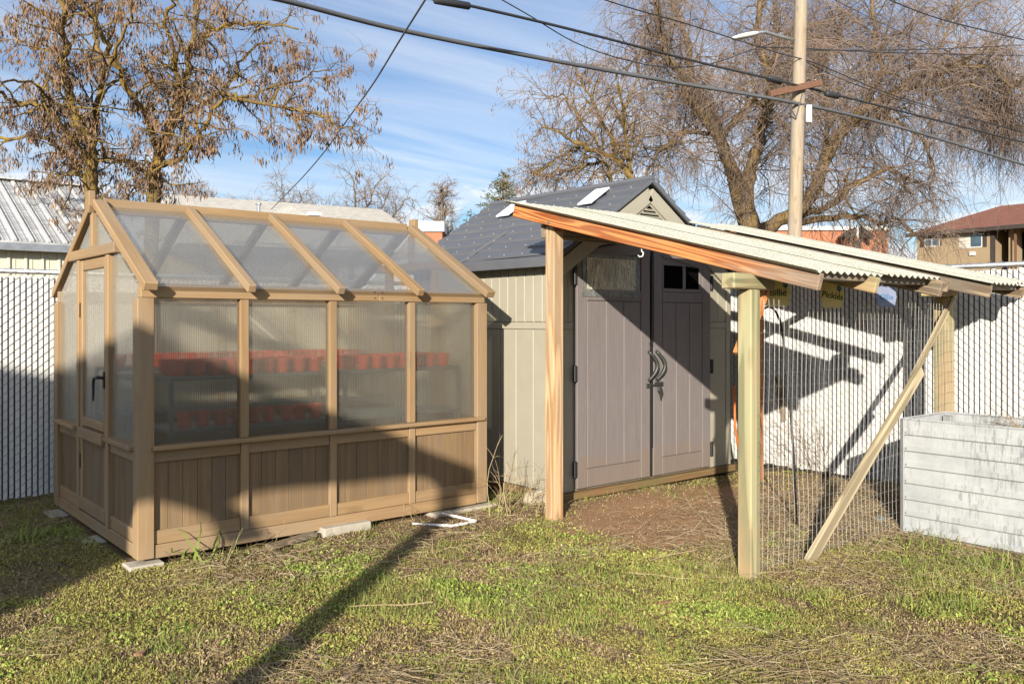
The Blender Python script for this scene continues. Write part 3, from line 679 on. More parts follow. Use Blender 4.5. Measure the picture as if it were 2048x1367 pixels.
    for x, d in ((5.665, dl), (5.765, dr)):
        m = MB(); pts = []; rr = []
        for k in range(11):
            u = k/10; pts.append((x + .075*math.sin(math.pi*u), yf-.012-.035*math.sin(math.pi*u), 1.155-.255*u)); rr.append(.013+.005*math.sin(math.pi*u))
        m.tube(pts, rr, 8); m.build('handle', M['iron'], d, smooth=True)
    lt = MB().box(5.645, 5.705, yf-.010, yf-.001, .838, .878).build('latch', M['iron'], s, bevel=.003)
    MB().box(5.745, 5.865, yf-.010, yf-.001, .846, .886).build('latch_plate', M['iron'], lt, bevel=.003)
    MB().tube([(5.69, yf-.016, .862), (5.82, yf-.016, .868)], .007, 8).build('bolt', M['iron'], lt)
    MB().prism([(5.785, .85), (5.83, .84), (5.845, .79), (5.82, .725), (5.805, .78), (5.78, .81)], 'y', yf-.026, yf-.008).build('padlock', M['iron'], lt, bevel=.003)
    for z in (.17, .93, 1.70):
        for x in (4.79, 6.537): MB().box(x, x+.032, yf-.010, yf+.012, z, z+.13).build('hinge', M['black'], s, bevel=.004)
    # roof: courses of overlapping panels
    pitch = (SAZ-SZT)/(SAX-SX0)
    y0, y1 = SY0-.055, SY1+.10
    for sg in (-1, 1):
        ex = .13 if sg < 0 else .10
        run = (SAX-SX0)+ex if sg < 0 else (SX1-SAX)+ex
        n = 9; rivets = MB()
        for k in range(n):
            a = run*k/n; b = run*(k+1)/n + (.02 if k < n-1 else 0)
            za, zb = SAZ+.03-a*pitch, SAZ+.03-b*pitch
            xa, xb = SAX+sg*a, SAX+sg*b; lift = .022
            m = MB(); yseg = [y0, y0+.04] + list(np.linspace(y0+.3, y1-.04, 8)) + [y1]
            # the sheet sags a little between its fixings
            for p, q in zip(yseg[:-1], yseg[1:]):
                def sag(y): return -.010*math.sin(math.pi*min(1, max(0, (y-y0)/(y1-y0)*2 % 1)))
                m.add([(xa, p, za+sag(p)), (xa, q, za+sag(q)), (xb, q, zb+lift+sag(q)), (xb, p, zb+lift+sag(p)), (xa, p, za-.025+sag(p)), (xa, q, za-.025+sag(q)), (xb, q, zb-.016+sag(q)), (xb, p, zb-.016+sag(p))],
                      [(0,1,2,3),(7,6,5,4),(3,2,6,7),(0,4,5,1)] + ([(0,3,7,4)] if p == y0 else []) + ([(1,5,6,2)] if q == y1 else []))
            m.build('roof_course', M['roof'], s, fix=True)
            for j in range(9):
                y = y0+.10+j*.245+(.11 if k % 2 else 0)+random.uniform(-.04, .04)
                if y < y1: rivets.tube([(xb-sg*.015, y, zb+lift+.002), (xb-sg*.015, y, zb+lift+.010)], .0062, 6)
        r = rivets.build('roof_clips', M['galv'] if False else M['shed'], s); r['kind'] = 'stuff'
    # eave gutters and the lap seam of the two roof halves
    MB().box(SX0-.145, SX0-.125, y0, 6.22, SZT-.085, SZT-.012).build('eave_fascia', M['roof'], s, bevel=.004)
    MB().box(SX0-.02, SX0-.002, y0+.02, SY1, SZT-.06, SZT+.02).build('soffit', M['black'], s)
    def rp(x, y, up=.03): return Vector((x, y, SAZ+.03-(SAX-x)*pitch+up))
    MB().beam(rp(SX0-.12, 6.22, .012), rp(5.05, 6.10, .016), .03, .022).build('lap_seam', M['roof'], s, bevel=.004)
    MB().tube([(SAX, y0, SAZ+.035), (SAX, y1, SAZ+.035)], .03, 8).build('ridge_cap', M['roof'], s)
    for sg in (-1, 1):
        MB().beam((SAX, y0+.012, SAZ+.015), (SAX+sg*1.18, y0+.012, SAZ+.015-1.18*pitch), .03, .03).build('verge_trim', M['roof'], s, bevel=.004)
    for (ya, yb) in ((5.30, 5.48), (6.42, 6.62)):
        m = MB(); c = [rp(5.33, ya, .03), rp(5.33, yb, .03), rp(5.56, yb, .035), rp(5.56, ya, .035)]
        m.add(c + [v + Vector((0, 0, .018)) for v in c], [(0,3,2,1),(4,5,6,7),(0,1,5,4),(1,2,6,5),(2,3,7,6),(3,0,4,7)]); m.build('skylight', M['skyl'], s, bevel=.006)
def fur():
    t = NT('fibrous_film'); v = t.coord((75, 75, 9), rand=False, rot=(0, R_(8), 0)); v2 = t.coord((9, 9, 3), rand=False); f = t.noise(v, 1, 4, .6, 1.6); g_ = t.noise(v2, 1, 3)
    c = t.ramp(f, [(.36, (.10, .085, .05)), (.46, (.44, .40, .28)), (.60, (.85, .82, .68))]); c = t.mix(t.ramp(g_, [(.4, 0), (.65, .6)]), c, (.40, .40, .36)); t.bump(f, .8, .01); return t.fin(c, .7, .3)
def tape_mat():
    t = NT('clear_tape'); v = t.coord((14, 14, 14), rand=False); f = t.noise(v, 1.5, 4, .6, .6); c = t.ramp(f, [(.35, (.085, .09, .085)), (.65, (.20, .205, .19))]); t.bump(f, .5, .006); return t.fin(c, .25, .6)
FILM, TAPE = fur(), tape_mat()
shed()

# ------------------------------------------------------------------ lean-to chicken run
RS = .247                                   # roof slope
def rz(y): return 1.665 + RS*(y-2.437)      # top of the rafters
def run():
    r = thing('chicken_run', 'lean-to chicken run of timber posts with corrugated roof sheets and welded wire', 'chicken run', (4.11, 2.86, 0))
    B = .006
    def post(cx, cy, s, top, m, n='post'): return MB().box(cx-s/2, cx+s/2, cy-s/2, cy+s/2, -.05, top).build(n, m, r, bevel=B)
    post(4.222, 4.572, .094, rz(4.57)-.10, M['postA'])
    post(4.125, 2.868, .090, rz(2.868)-.182, M['grnz'])
    post(6.575, 2.875, .108, rz(2.868)-.182, M['grnz'])
    post(6.70, 4.575, .090, rz(4.57)-.10, M['cedz'])
    # headers
    for a, b in ((3.93, 4.32), (6.28, 6.70)): MB().box(a, b, 2.825, 2.863+.05, rz(2.868)-.180, rz(2.868)-.094).build('post_block', M['grnx'], r, bevel=B)
    MB().box(4.172, 6.70, 4.625, 4.665, rz(4.64)-.20, rz(4.64)-.10).build('header', M['oldx'], r, bevel=B)
    # rafters
    def rafter(x, ya, yb, w, h, m): member('rafter', (x, ya, rz(ya)-h/2), (x, yb, rz(yb)-h/2), w, h, m, r, .005)
    rafter(4.125, 4.89, 2.43, .042, .092, M['cedfront'])
    rafter(4.66, 4.86, 2.40, .04, .090, M['grnx'])
    rafter(5.39, 4.86, 2.37, .04, .090, M['oldx'])
    rafter(5.78, 4.86, 2.50, .04, .081, M['oldx'])
    rafter(6.21, 4.86, 2.41, .042, .092, M['oldx'])
    rafter(6.80, 4.86, 2.42, .04, .088, M['oldx'])
    for y in (2.50, 3.51, 4.40):
        for a, b in ((4.148, 4.638), (4.682, 5.368), (6.233, 6.778)): MB().box(a, b, y-.045, y+.045, rz(y)-.045, rz(y)-.008).build('purlin', M['oldx'], r, bevel=.004)
    for a, b in ((5.412, 5.758), (5.802, 6.187)): MB().box(a, b, 3.47, 3.56, rz(3.51)-.045, rz(3.51)-.008).build('purlin', M['oldx'], r, bevel=.004)
    # corrugated sheets
    for i, (a, b, ya, yb, lift) in enumerate(((4.055, 4.775, 4.935, 2.415, .0), (4.745, 5.43, 4.92, 2.385, .010), (6.15, 6.58, 4.90, 2.37, .006), (6.55, 6.975, 4.91, 2.38, .016))):
        n = int((b-a)/.0088); m = MB(); vs = []; fs = []
        for k in range(n+1):
            x = a+(b-a)*k/n; c = .0082*math.cos(2*math.pi*(x-4.055)/.0705)
            for y in (ya, yb):
                z = rz(y)+.013+lift+c
                vs += [(x, y, z), (x, y, z-.003)]
        for k in range(n):
            o = k*4; p = o+4
            fs += [(o, o+2, p+2, p), (o+1, p+1, p+3, o+3), (o+2, o+3, p+3, p+2), (o, p, p+1, o+1)]
        fs += [(0, 1, 3, 2), (n*4, n*4+2, n*4+3, n*4+1)]
        m.add(vs, fs); m.build('roof_sheet', M['gran'], r, smooth=False)
    # knee braces and diagonal braces
    member('knee_brace', (4.13, 2.93, 1.23), (4.37, 2.935, 1.62), .035, .085, M['cedx'], r, up=(0, 1, 0))
    member('diagonal_brace', (4.60, 2.79, .0), (6.02, 2.79, 1.075), .035, .075, M['palex'], r, up=(-.6, 0, .8))
    member('diagonal_brace', (5.93, 2.825, .985), (6.60, 2.82, 1.585), .025, .05, M['palex'], r, up=(-.6, 0, .8))
    # cedar offcut bolted on the first post, bolt heads
    MB().box(4.175, 4.269, 4.520, 4.524, rz(4.57)-.14, rz(4.57)-.10).build('post_cap', M['cedz'], r)
    MB().tube([(4.10, 4.50, rz(4.5)-.07), (4.094, 4.50, rz(4.5)-.07)], .010, 8).build('bolt', M['galv'], r)
    hk = MB(); hk.tube([(4.125, 3.66, rz(3.66)-.092), (4.125, 3.66, rz(3.66)-.115), (4.125, 3.645, rz(3.66)-.125), (4.125, 3.65, rz(3.66)-.145), (4.125, 3.675, rz(3.66)-.150), (4.125, 3.69, rz(3.66)-.138)], .004, 6); hk.build('hook', M['white'], r, smooth=True)
    # welded wire between the low posts
    w = MB(); y0 = 2.815; x = 4.18; i = 0
    def wob(x, z): return .010*noise.noise(Vector((x*2.2, z*2.2, 5))), .016*noise.noise(Vector((x*1.8+9, z*1.8, 1)))
    while x < 6.62:
        pts = []
        for k in range(11):
            z = .02+1.52*k/10; dx, dy = wob(x, z); pts.append((x+dx, y0+dy, z))
        w.tube(pts, .0010, 3, False); x += .050; i += 1
    z = .05
    while z < 1.54:
        pts = []
        for k in range(27):
            xx = 4.135+2.48*k/26; dx, dy = wob(xx, z); pts.append((xx, y0+dy-.002, z+dx*1.2))
        w.tube(pts, .0010, 3, False); z += .0765
    o = w.build('welded_wire_mesh', M['wirew'], r, fix=False); o['kind'] = 'stuff'
run()

def sign(label, c, wd, ht, m, txt, ink, yaw, extra=True):
    c = Vector(c); s = thing('name_plaque', label, 'sign', c)
    pts = []
    for k in range(24):
        a = 2*math.pi*k/24; e = 1 + .05*math.cos(6*a); cx_, sx_ = math.cos(a), math.sin(a)
        q = (abs(cx_)**5+abs(sx_)**5)**(-.2); pts.append((cx_*q*wd/2*e, sx_*q*ht/2*e))
    pl = MB().prism(pts, 'y', -.006, .006)
    Rm = Matrix.Rotation(yaw, 3, 'Z'); pl.v = [tuple(Rm @ Vector(v) + c) for v in pl.v]
    pl.build('board', m, s, bevel=.002)
    for sx in (-.03, .03):
        MB().tube([c + Rm @ Vector((sx, 0, ht/2-.012)), c + Rm @ Vector((sx*.6, 0, ht/2+.05))], .0015, 4).build('hanger', M['wire'], s)
    if txt:
        cu = bpy.data.curves.new('lettering', 'FONT'); cu.body = txt; cu.size = wd*.36; cu.offset = .0006; cu.align_x = 'CENTER'; cu.align_y = 'CENTER'; cu.extrude = .0006; cu.materials.append(ink)
        tmp = bpy.data.objects.new('lettering', cu); COL.objects.link(tmp); bpy.context.view_layer.update()
        me = bpy.data.meshes.new_from_object(tmp.evaluated_get(bpy.context.evaluated_depsgraph_get())); bpy.data.objects.remove(tmp)
        o = bpy.data.objects.new('lettering', me); COL.objects.link(o); o.parent = s
        if not me.materials: me.materials.append(ink)
        o.location = Rm @ Vector((0, -.0075, -.004)); o.rotation_euler = (R_(90), R_(9) if txt == 'Pickles' else 0, yaw)
    if extra:
        f = MB(); b0 = Vector((wd*.29, -.0075, ht*.26))
        for k in range(5):
            a = 2*math.pi*k/5; q = b0 + Vector((.010*math.cos(a), 0, .013*math.sin(a))); f.tube([q, q+Vector((0, -.001, 0))], .008, 8)
        f.v = [tuple(Rm @ Vector(v) + c) for v in f.v]; f.build('flower', M['inkb'], s)
        st = MB().tube([b0, b0+Vector((.004, 0, -.05))], .0018, 4); st.v = [tuple(Rm @ Vector(v) + c) for v in st.v]; st.build('stem', ink, s)
yaw = R_(-30)
def hang(px, py, dy): 
    p = on(px, py, y=2.95+dy); return p
sign('yellow octagonal name plaque lettered Billie under the roof rafter', hang(1555, 584, 0), .16, .17, M['sign'], 'Billie', M['ink'], yaw)
sign('yellow octagonal name plaque lettered Pickles hanging below the roof edge', hang(1664, 590, 0), .155, .165, M['sign'], 'Pickles', M['ink'], yaw)
sign('blue grey name plaque hanging below the roof edge', hang(1772, 593, 0), .15, .14, M['signb'], 'Ollie', M['inkb'], yaw, False)

# black hose bent into an arch, leaning stake
ar = MB(); pts = []
for k in range(25):
    u = k/24; a = math.pi*u; pts.append((5.08+.27*math.cos(a)*(1 if u < .5 else 1.0), 3.35, max(0.0, .75+.78*math.sin(a)) if 0 < u < 1 else .0))
pts = [(4.86, 3.42, 0), (4.85, 3.40, .5), (4.87, 3.38, .95)] + [(5.055-.185*math.cos(math.pi*k/12), 3.36, 1.15+.36*math.sin(math.pi*k/12)**.8) for k in range(13)] + [(5.25, 3.33, .95), (5.26, 3.30, .5), (5.27, 3.28, 0)]
tag(ar.tube(pts, .008, 8).build('hose_arch', M['black'], smooth=True), 'thin black hose bent into a tall arch inside the run', 'hose')
tag(MB().beam(on(1556, 752, x=7.12), on(1582, 938, z=0) + Vector((0, 0, .0)), .05, .03).build('wooden_stake', M['oldz'], bevel=.004), 'weathered wooden stake leaning on the fence inside the run', 'stake')

# ------------------------------------------------------------------ corrugated planter
def planter_bed():
    X0, X1, Y0, Y1, T = 5.74, 6.36, 1.0, 2.78, .762
    p = thing('raised_planter', 'tall white galvanised raised planter bed with ribbed sides', 'planter', (X0, Y1, 0))
    n = 7; h = (T-.01)/n
    def side(a, b, nx):
        a = Vector(a); b = Vector(b); nx = Vector(nx)
        for k in range(n):
            z0 = .01+k*h; prof = [(0, 0), (.010, .006), (.010, h*.36), (.002, h*.44), (.000, h*.93), (-.006, h*.985), (-.006, h)]
            m = MB(); vs = []; fs = []
            for e in (a, b):
                for o, z in prof: vs.append(e + nx*o + UP*(z0+z))
                for o, z in prof: vs.append(e + nx*(o-.003) + UP*(z0+z))
            c = len(prof)
            for i in range(c-1): fs += [(i, i+1, 2*c+i+1, 2*c+i), (c+i, 3*c+i, 3*c+i+1, c+i+1)]
            m.add(vs, fs).build('panel', M['planter'], p)
    side((X0, Y0, 0), (X0, Y1, 0), (-1, 0, 0)); side((X1, Y1, 0), (X1, Y0, 0), (1, 0, 0)); side((X0, Y1, 0), (X1, Y1, 0), (0, 1, 0)); side((X0, Y0, 0), (X1, Y0, 0), (0, -1, 0))
    for (x, y) in ((X0, Y1), (X1, Y1), (X0, Y0), (X1, Y0)): MB().box(x-.014, x+.014, y-.014, y+.014, .0, T).build('corner_strip', M['galv'], p, bevel=.004)
    for k in range(n):
        MB().tube([(X0-.0125, Y1-.025, .03+k*h), (X0-.008, Y1-.025, .03+k*h)], .006, 6).build('bolt', M['galv'], p)
    MB().box(X1-.06, X1-.012, Y1-.07, Y1-.014, .3, T-.015).build('inner_bracket', M['galv'], p, bevel=.004)
    MB().box(X0+.012, X1-.012, Y0+.012, Y1-.012, .02, .60).build('soil', M['soil'], p)
    for a, b in (((X0, Y0, T), (X0, Y1, T)), ((X1, Y0, T), (X1, Y1, T)), ((X0, Y1, T), (X1, Y1, T))): MB().tube([a, b], .007, 6).build('rim', M['planter'], p)
    MB().box(X0-.06, X0-.02, Y0, Y1+.05, -.02, .016).build('base_board', M['oldy'], p, bevel=.004)
planter_bed()

# ------------------------------------------------------------------ unseen house corner and cut-out sheet, added behind the camera for the long shadows
def behind():
    yb = -.2; k = (GY0-yb)/SUN.y; dx, dz = -SUN.x*k, -SUN.z*k
    W = lambda x, z: (x+dx, z+dz)
    up = [(4.012, .302), (3.495, .513), (3.359, .589), (3.158, .69), (2.829, .80), (2.203, 1.076), (1.56, 1.406), (.6, 1.63), (-.24, 1.83), (-1.5, 2.16), (-3.6, 2.7)]
    low = [(-3.6, .3), (1.40, .20), (1.529, .224), (1.646, .239), (1.784, .185), (1.958, .101), (2.10, .03), (2.36, .03), (2.235, .119), (2.075, .215), (2.255, .261), (2.533, .262), (2.87, .237), (3.334, .23), (3.56, .205), (3.62, .165), (3.80, .10), (3.86, .135), (3.96, .119), (4.036, .12), (4.005, .246)]
    c = thing('shadow_caster', 'unseen grey cut-out on a timber post, shaped to cast a shadow', 'shadow_caster', (3.71+dx, yb, 0))
    # shadow outline moved back along the sun, so the sheet casts that shape
    poly = [W(p[0], p[1] + ((.13 if p[0] < 2.0 else .08) if 1.3 < p[0] < 3.7 and .03 < p[1] else 0)) for p in low] + [W(*p) for p in up]
    import bmesh
    me = bpy.data.meshes.new('shadow_outline'); bm = bmesh.new(); vs_ = [bm.verts.new((p[0]-c.location.x, 0, p[1])) for p in poly]; f = bm.faces.new(vs_)
    r = bmesh.ops.extrude_face_region(bm, geom=[f]); bmesh.ops.translate(bm, vec=(0, .03, 0), verts=[v for v in r['geom'] if isinstance(v, bmesh.types.BMVert)])
    bmesh.ops.recalc_face_normals(bm, faces=bm.faces); bmesh.ops.triangulate(bm, faces=bm.faces); bm.to_mesh(me); bm.free(); me.materials.append(M['caster'])
    o = bpy.data.objects.new('shadow_outline', me); COL.objects.link(o); o.parent = c
    MB().box(3.635+dx, 3.79+dx, yb-.08, yb-.01, 0, .25+dz).build('post', M['oldz'], c, bevel=.005)
    hx = 1.44+dx
    h = thing('house', 'unseen pale house corner behind the photographer, built for its shadow', 'house', (hx-3, yb+.6, 0))
    MB().box(hx-7, hx-.02, yb+.10, yb+.6, 0, 3.1).build('wall', M['cream'], h)
    MB().box(hx-7, hx-.02, yb+.05, yb+.65, 3.1, 3.2).build('roof', M['roof'], h)
behind()

# ------------------------------------------------------------------ trees
class TW:
    """collects thin twigs and leaf-like quads as arrays"""
    def __init__(s): s.v = []; s.f = []; s.n = 0
    def twig(s, pts, r0, r1):
        m = len(pts); ref = None
        base = s.n
        d = pts[-1]-pts[0]
        u = d.orthogonal().normalized() if d.length > 1e-6 else Vector((1,0,0)); w = d.normalized().cross(u) if d.length > 1e-6 else Vector((0,1,0))
        for i, p in enumerate(pts):
            r = r0 + (r1-r0)*i/(m-1)
            for k in range(3):
                a = 2.0944*k; q = p + u*(math.cos(a)*r) + w*(math.sin(a)*r); s.v.append((q.x, q.y, q.z))
        for i in range(m-1):
            for k in range(3):
                a = base+i*3+k; b = base+i*3+(k+1) % 3; s.f.append((a, b, b+3, a+3))
        s.n += 3*m
    def leaf(s, p, d, w, ln, side):
        """thin pod / leaf: diamond along d"""
        d = d.normalized(); a = p; b = p + d*(ln*.5) + side*(w*.5); c = p + d*ln; e = p + d*(ln*.5) - side*(w*.5)
        o = s.n; s.v += [tuple(a), tuple(b), tuple(c), tuple(e)]; s.f.append((o, o+1, o+2, o+3)); s.n += 4
    def build(s, name, m, parent): return fast_mesh(name, s.v, s.f, m, parent)
def rv(s=1.0): return Vector((random.gauss(0, s), random.gauss(0, s), random.gauss(0, s)))
def wander(p, d, ln, n, bend, droop):
    """a curving shoot"""
    pts = [p.copy()]; d = d.normalized(); st = ln/n
    for i in range(n):
        d = (d + rv(bend) + Vector((0, 0, -droop))).normalized(); p = p + d*st; pts.append(p.copy())
    return pts
def limb_px(px, Z, z_end):
    """polyline given in photo pixels, its depth running from Z to Z + z_end"""
    n = len(px); return [at(x, y, Z + z_end*i/(n-1)) for i, (x, y) in enumerate(px)]
def smooth_line(pts, k=3):
    out = []
    for i in range(len(pts)-1):
        p0 = pts[max(i-1, 0)]; p1 = pts[i]; p2 = pts[i+1]; p3 = pts[min(i+2, len(pts)-1)]
        for j in range(k):
            t = j/k; out.append(.5*((2*p1) + (p2-p0)*t + (2*p0-5*p1+4*p2-p3)*t*t + (3*p1-p0-3*p2+p3)*t*t*t))
    out.append(pts[-1]); return out
def tree_from_limbs(name, label, base, trunk_r, limbs, barkm, twigm, Zc, sub, droop, pods=0, group=None, sublen=(1.0, 2.2), twlen=(.4, .9), twn=7, podm=None, tw_r=.006, upb=.35, limb_k=.74, wob=.06):
    """limbs: (points, r0, r1, twig density 0..1)"""
    t = thing(name, label, 'tree', base, group)
    tb = MB()
    tw = TW(); pd = TW()
    allsub = []
    for pts, r0, r1, dens in limbs:
        L_ = [p + rv(wob*.5) if 0 < i_ else p for i_, p in enumerate(smooth_line([p + rv(.03) for p in pts], 4))]; n = len(L_)
        k_ = limb_k; tb.tube(L_, [(r0+(r1-r0)*(i/(n-1)))*k_*random.uniform(.93, 1.07) for i in range(n)], 8)
        if dens <= 0: continue
        length = sum((L_[i+1]-L_[i]).length for i in range(n-1))
        for _ in range(int(sub*dens*length)):
            u = random.uniform(.12, 1.0); i = min(int(u*(n-1)), n-2); p = L_[i].lerp(L_[i+1], random.random())
            d = rv(1.0).normalized() + Vector((0, 0, upb)) + (L_[i+1]-L_[i]).normalized()*.5
            allsub.append((p, d, random.uniform(*sublen)*(1.15-.5*u), (r0+(r1-r0)*u)))
    for p, d, ln, pr in allsub:
        sp = wander(p, d, ln, 6, .22, droop*.35); r = min(.022, pr*.45)
        tb.tube(sp, [r*(1-.75*i/6) for i in range(7)], 4, False)
        for _ in range(twn):
            i = random.randint(1, 5); q = sp[i].lerp(sp[i+1], random.random())
            dd = (sp[i+1]-sp[i]).normalized()*.7 + rv(.6)
            tp = wander(q, dd, random.uniform(*twlen), 4, .22, droop); tw.twig(tp, tw_r, tw_r*.4)
            if droop > .2 or not pods:
                for _k in range(2):
                    j = random.randint(1, 3); tp2 = wander(tp[j], (tp[j+1]-tp[j]).normalized()+rv(.5), random.uniform(*twlen)*.7, 3, .2, droop); tw.twig(tp2, tw_r*.7, tw_r*.35)
            if pods and random.random() < .44:
                for _k in range(pods):
                    j = random.randint(1, 3); c = tp[3].lerp(tp[4], random.random()) + rv(.05)
                    pd.leaf(c, Vector((random.gauss(0, .25), random.gauss(0, .25), -1)), random.uniform(.016, .027), random.uniform(.07, .125), Vector((random.uniform(-1, 1), random.uniform(-1, 1), 0)).normalized())
    tb.build('trunk', barkm, t, smooth=True, fix=False)
    o = tw.build('crown', twigm, t)
    if pods: pd.build('seed_pods', podm, t)
    return t
ZL = 14.0
def trunk_to_ground(px, py, Z, dx=0): p = at(px, py, Z); return [Vector((p.x, p.y, 0)), p]
def seg(Z, *px, end=0.0): return limb_px(list(px), Z, end)
# left pair with brown pods
b1 = at(178, 400, ZL); b1g = Vector((b1.x, b1.y, 0))
tree_from_limbs('pod_tree', 'lichen-yellow tree with hanging brown pods rising behind the greenhouse gable peak', b1g, .2, [
    ([b1g, at(178, 400, ZL), at(181, 318, ZL)], .15, .13, .5),
    (seg(ZL, (181, 322), (168, 280), (155, 246), (141, 202), (132, 137), (130, 72), (126, 0), (122, -60), end=-.8), .125, .05, 1),
    (seg(ZL, (181, 322), (188, 300), (186, 253), (197, 181), (202, 137), (197, 90), (197, 36), (200, -50), end=1.2), .10, .04, 1),
    (seg(ZL, (170, 310), (155, 289), (105, 231), (50, 202), (0, 186), (-60, 165), end=-1.2), .075, .03, 1),
    (seg(ZL, (176, 360), (162, 347), (137, 311), (83, 278), (0, 278), (-60, 270), end=1.0), .07, .025, 1),
    (seg(ZL, (150, 235), (110, 205), (60, 160), (0, 165), end=-1.6), .045, .015, 1),
    (seg(ZL, (135, 140), (105, 105), (60, 95), (20, 60), end=.9), .04, .012, .9),
    (seg(ZL, (197, 181), (225, 130), (250, 60), (265, -20), end=-1.4), .05, .02, .8),
], M['barkY'], M['twigp'], ZL, 6.6, .12, pods=24, group='pod trees behind the greenhouse', sublen=(.6, 1.3), twlen=(.25, .55), twn=7, podm=M['pod'], tw_r=.005, upb=.2)
b2 = at(312, 400, ZL+.6); b2g = Vector((b2.x, b2.y, 0)); Z2 = ZL+.6
tree_from_limbs('pod_tree', 'many-limbed lichen-yellow tree with brown pods reaching out over the greenhouse roof', b2g, .2, [
    ([b2g, at(310, 405, Z2), at(316, 335, Z2)], .17, .15, .5),
    (seg(Z2, (316, 335), (330, 290), (347, 253), (361, 202), (365, 163), (383, 101), (390, 36), (395, -40), end=.8), .12, .05, 1),
    (seg(Z2, (383, 101), (400, 85), (419, 72), (452, 50), (500, 45), (542, 47), (600, 55), end=-.8), .06, .02, 1),
    (seg(Z2, (316, 325), (303, 275), (282, 217), (253, 163), (231, 116), (202, 61), (163, 0), (130, -40), end=-1.5), .09, .04, .9),
    (seg(Z2, (316, 320), (325, 282), (350, 240), (358, 215), (336, 188), (307, 155), (275, 108), end=1.4), .08, .03, .8),
    (seg(Z2, (362, 190), (358, 159), (347, 108), (338, 36), (347, -10), end=-1.0), .065, .035, .9),
    (seg(Z2, (314, 335), (335, 328), (354, 325), (390, 282), (410, 250), (430, 217), (470, 190), end=-1.3), .07, .03, .9),
    (seg(Z2, (360, 205), (379, 195), (405, 206), (444, 195), (506, 195), (564, 213), (614, 231), (668, 249), (715, 275), end=-1.0), .07, .012, 1.0),
    (seg(Z2, (470, 195), (520, 185), (578, 166), (630, 150), (668, 140), end=.9), .04, .012, 1.0),
    (seg(Z2, (564, 213), (590, 240), (600, 270), (596, 300), end=.2), .03, .010, .9),
    (seg(Z2, (444, 195), (480, 130), (520, 95), (560, 70), end=.8), .04, .012, 1.0),
    (seg(Z2, (314, 350), (303, 347), (253, 329), (217, 318), (195, 275), (145, 271), end=1.0), .065, .02, .9),
], M['barkY'], M['twigp'], Z2, 6.2, .14, pods=24, group='pod trees behind the greenhouse', sublen=(.6, 1.3), twlen=(.25, .55), twn=7, podm=M['pod'], tw_r=.005, upb=.15)
# big weeping tree behind the utility pole
ZW = 25.0
w1 = at(1500, 505, ZW); w1g = Vector((w1.x, w1.y, 0))
tree_from_limbs('weeping_willow', 'huge bare weeping willow with mossy limbs behind the utility pole', w1g, .5, [
    ([w1g, at(1500, 505, ZW), at(1490, 420, ZW), at(1468, 350, ZW)], .50, .34, .2),
    (seg(ZW, (1468, 350), (1461, 320), (1440, 270), (1388, 204), (1356, 147), (1335, 119), (1321, 46), (1314, -20), end=-2.5), .27, .10, 1),
    (seg(ZW, (1445, 275), (1412, 211), (1391, 176), (1384, 133), (1370, 70), (1338, 0), end=1.5), .20, .09, 1),
    (seg(ZW, (1448, 270), (1482, 225), (1511, 207), (1528, 214), (1545, 240), end=-2.0), .17, .05, 1),
    (seg(ZW, (1490, 420), (1497, 351), (1511, 316), (1528, 246), (1539, 176), (1528, 133), (1518, 80), (1520, 0), end=.5), .27, .10, 1),
    (seg(ZW, (1535, 190), (1549, 140), (1553, 63), (1553, -20), end=2.0), .14, .08, 1),
    (seg(ZW, (1440, 275), (1402, 263), (1367, 263), (1338, 281), (1307, 316), (1292, 350), end=-2.0), .11, .04, .9),
    (seg(ZW, (1335, 119), (1300, 105), (1270, 120), (1245, 160), end=-1.0), .08, .03, 1),
    (seg(ZW, (1500, 470), (1560, 440), (1621, 389), (1642, 336), (1675, 279), (1712, 229), (1753, 205), (1789, 188), (1839, 168), (1908, 168), (1955, 180), end=-1.5), .30, .07, 1),
    (seg(ZW-1, (1789, 188), (1822, 160), (1847, 147), (1908, 137), (1945, 131), (1990, 145), (2030, 175), end=-1.2), .13, .04, 1),
    (seg(ZW-.6, (1712, 229), (1748, 176), (1761, 143), (1753, 82), (1740, 0), end=1.6), .15, .06, 1),
    (seg(ZW-.6, (1690, 255), (1724, 242), (1753, 234), (1789, 242), (1839, 266), (1855, 295), (1871, 340), end=-1.6), .11, .03, 1),
    (seg(ZW, (1600, 430), (1650, 414), (1699, 377), (1732, 352), (1773, 338), (1802, 356), (1818, 385), end=-1.5), .15, .04, .9),
    (seg(ZW, (1590, 445), (1671, 434), (1716, 434), (1761, 447), (1789, 442), (1830, 470), end=-.8), .14, .04, .8),
    (seg(ZW+1, (1560, 200), (1620, 150), (1670, 90), (1690, 20), end=2.0), .13, .05, 1),
    (seg(ZW+1, (1640, 330), (1660, 230), (1640, 140), (1630, 60), end=2.5), .12, .05, 1),
    (seg(ZW, (1850, 150), (1880, 100), (1900, 50), (1930, 0), end=1.5), .06, .03, 1),
    (seg(ZW, (1955, 180), (1975, 200), (1985, 250), end=.3), .05, .02, 3.5),
    (seg(ZW-1, (1990, 145), (2010, 190), (2020, 260), end=.6), .05, .02, 3.5),
], M['barkW'], M['twig'], ZW, 11.0, .26, sublen=(1.1, 3.2), twlen=(.5, 1.3), twn=10, tw_r=.0075, upb=.5)
ZT = 22.0; w2 = at(1262, 372, ZT); w2g = Vector((w2.x, w2.y, 0))
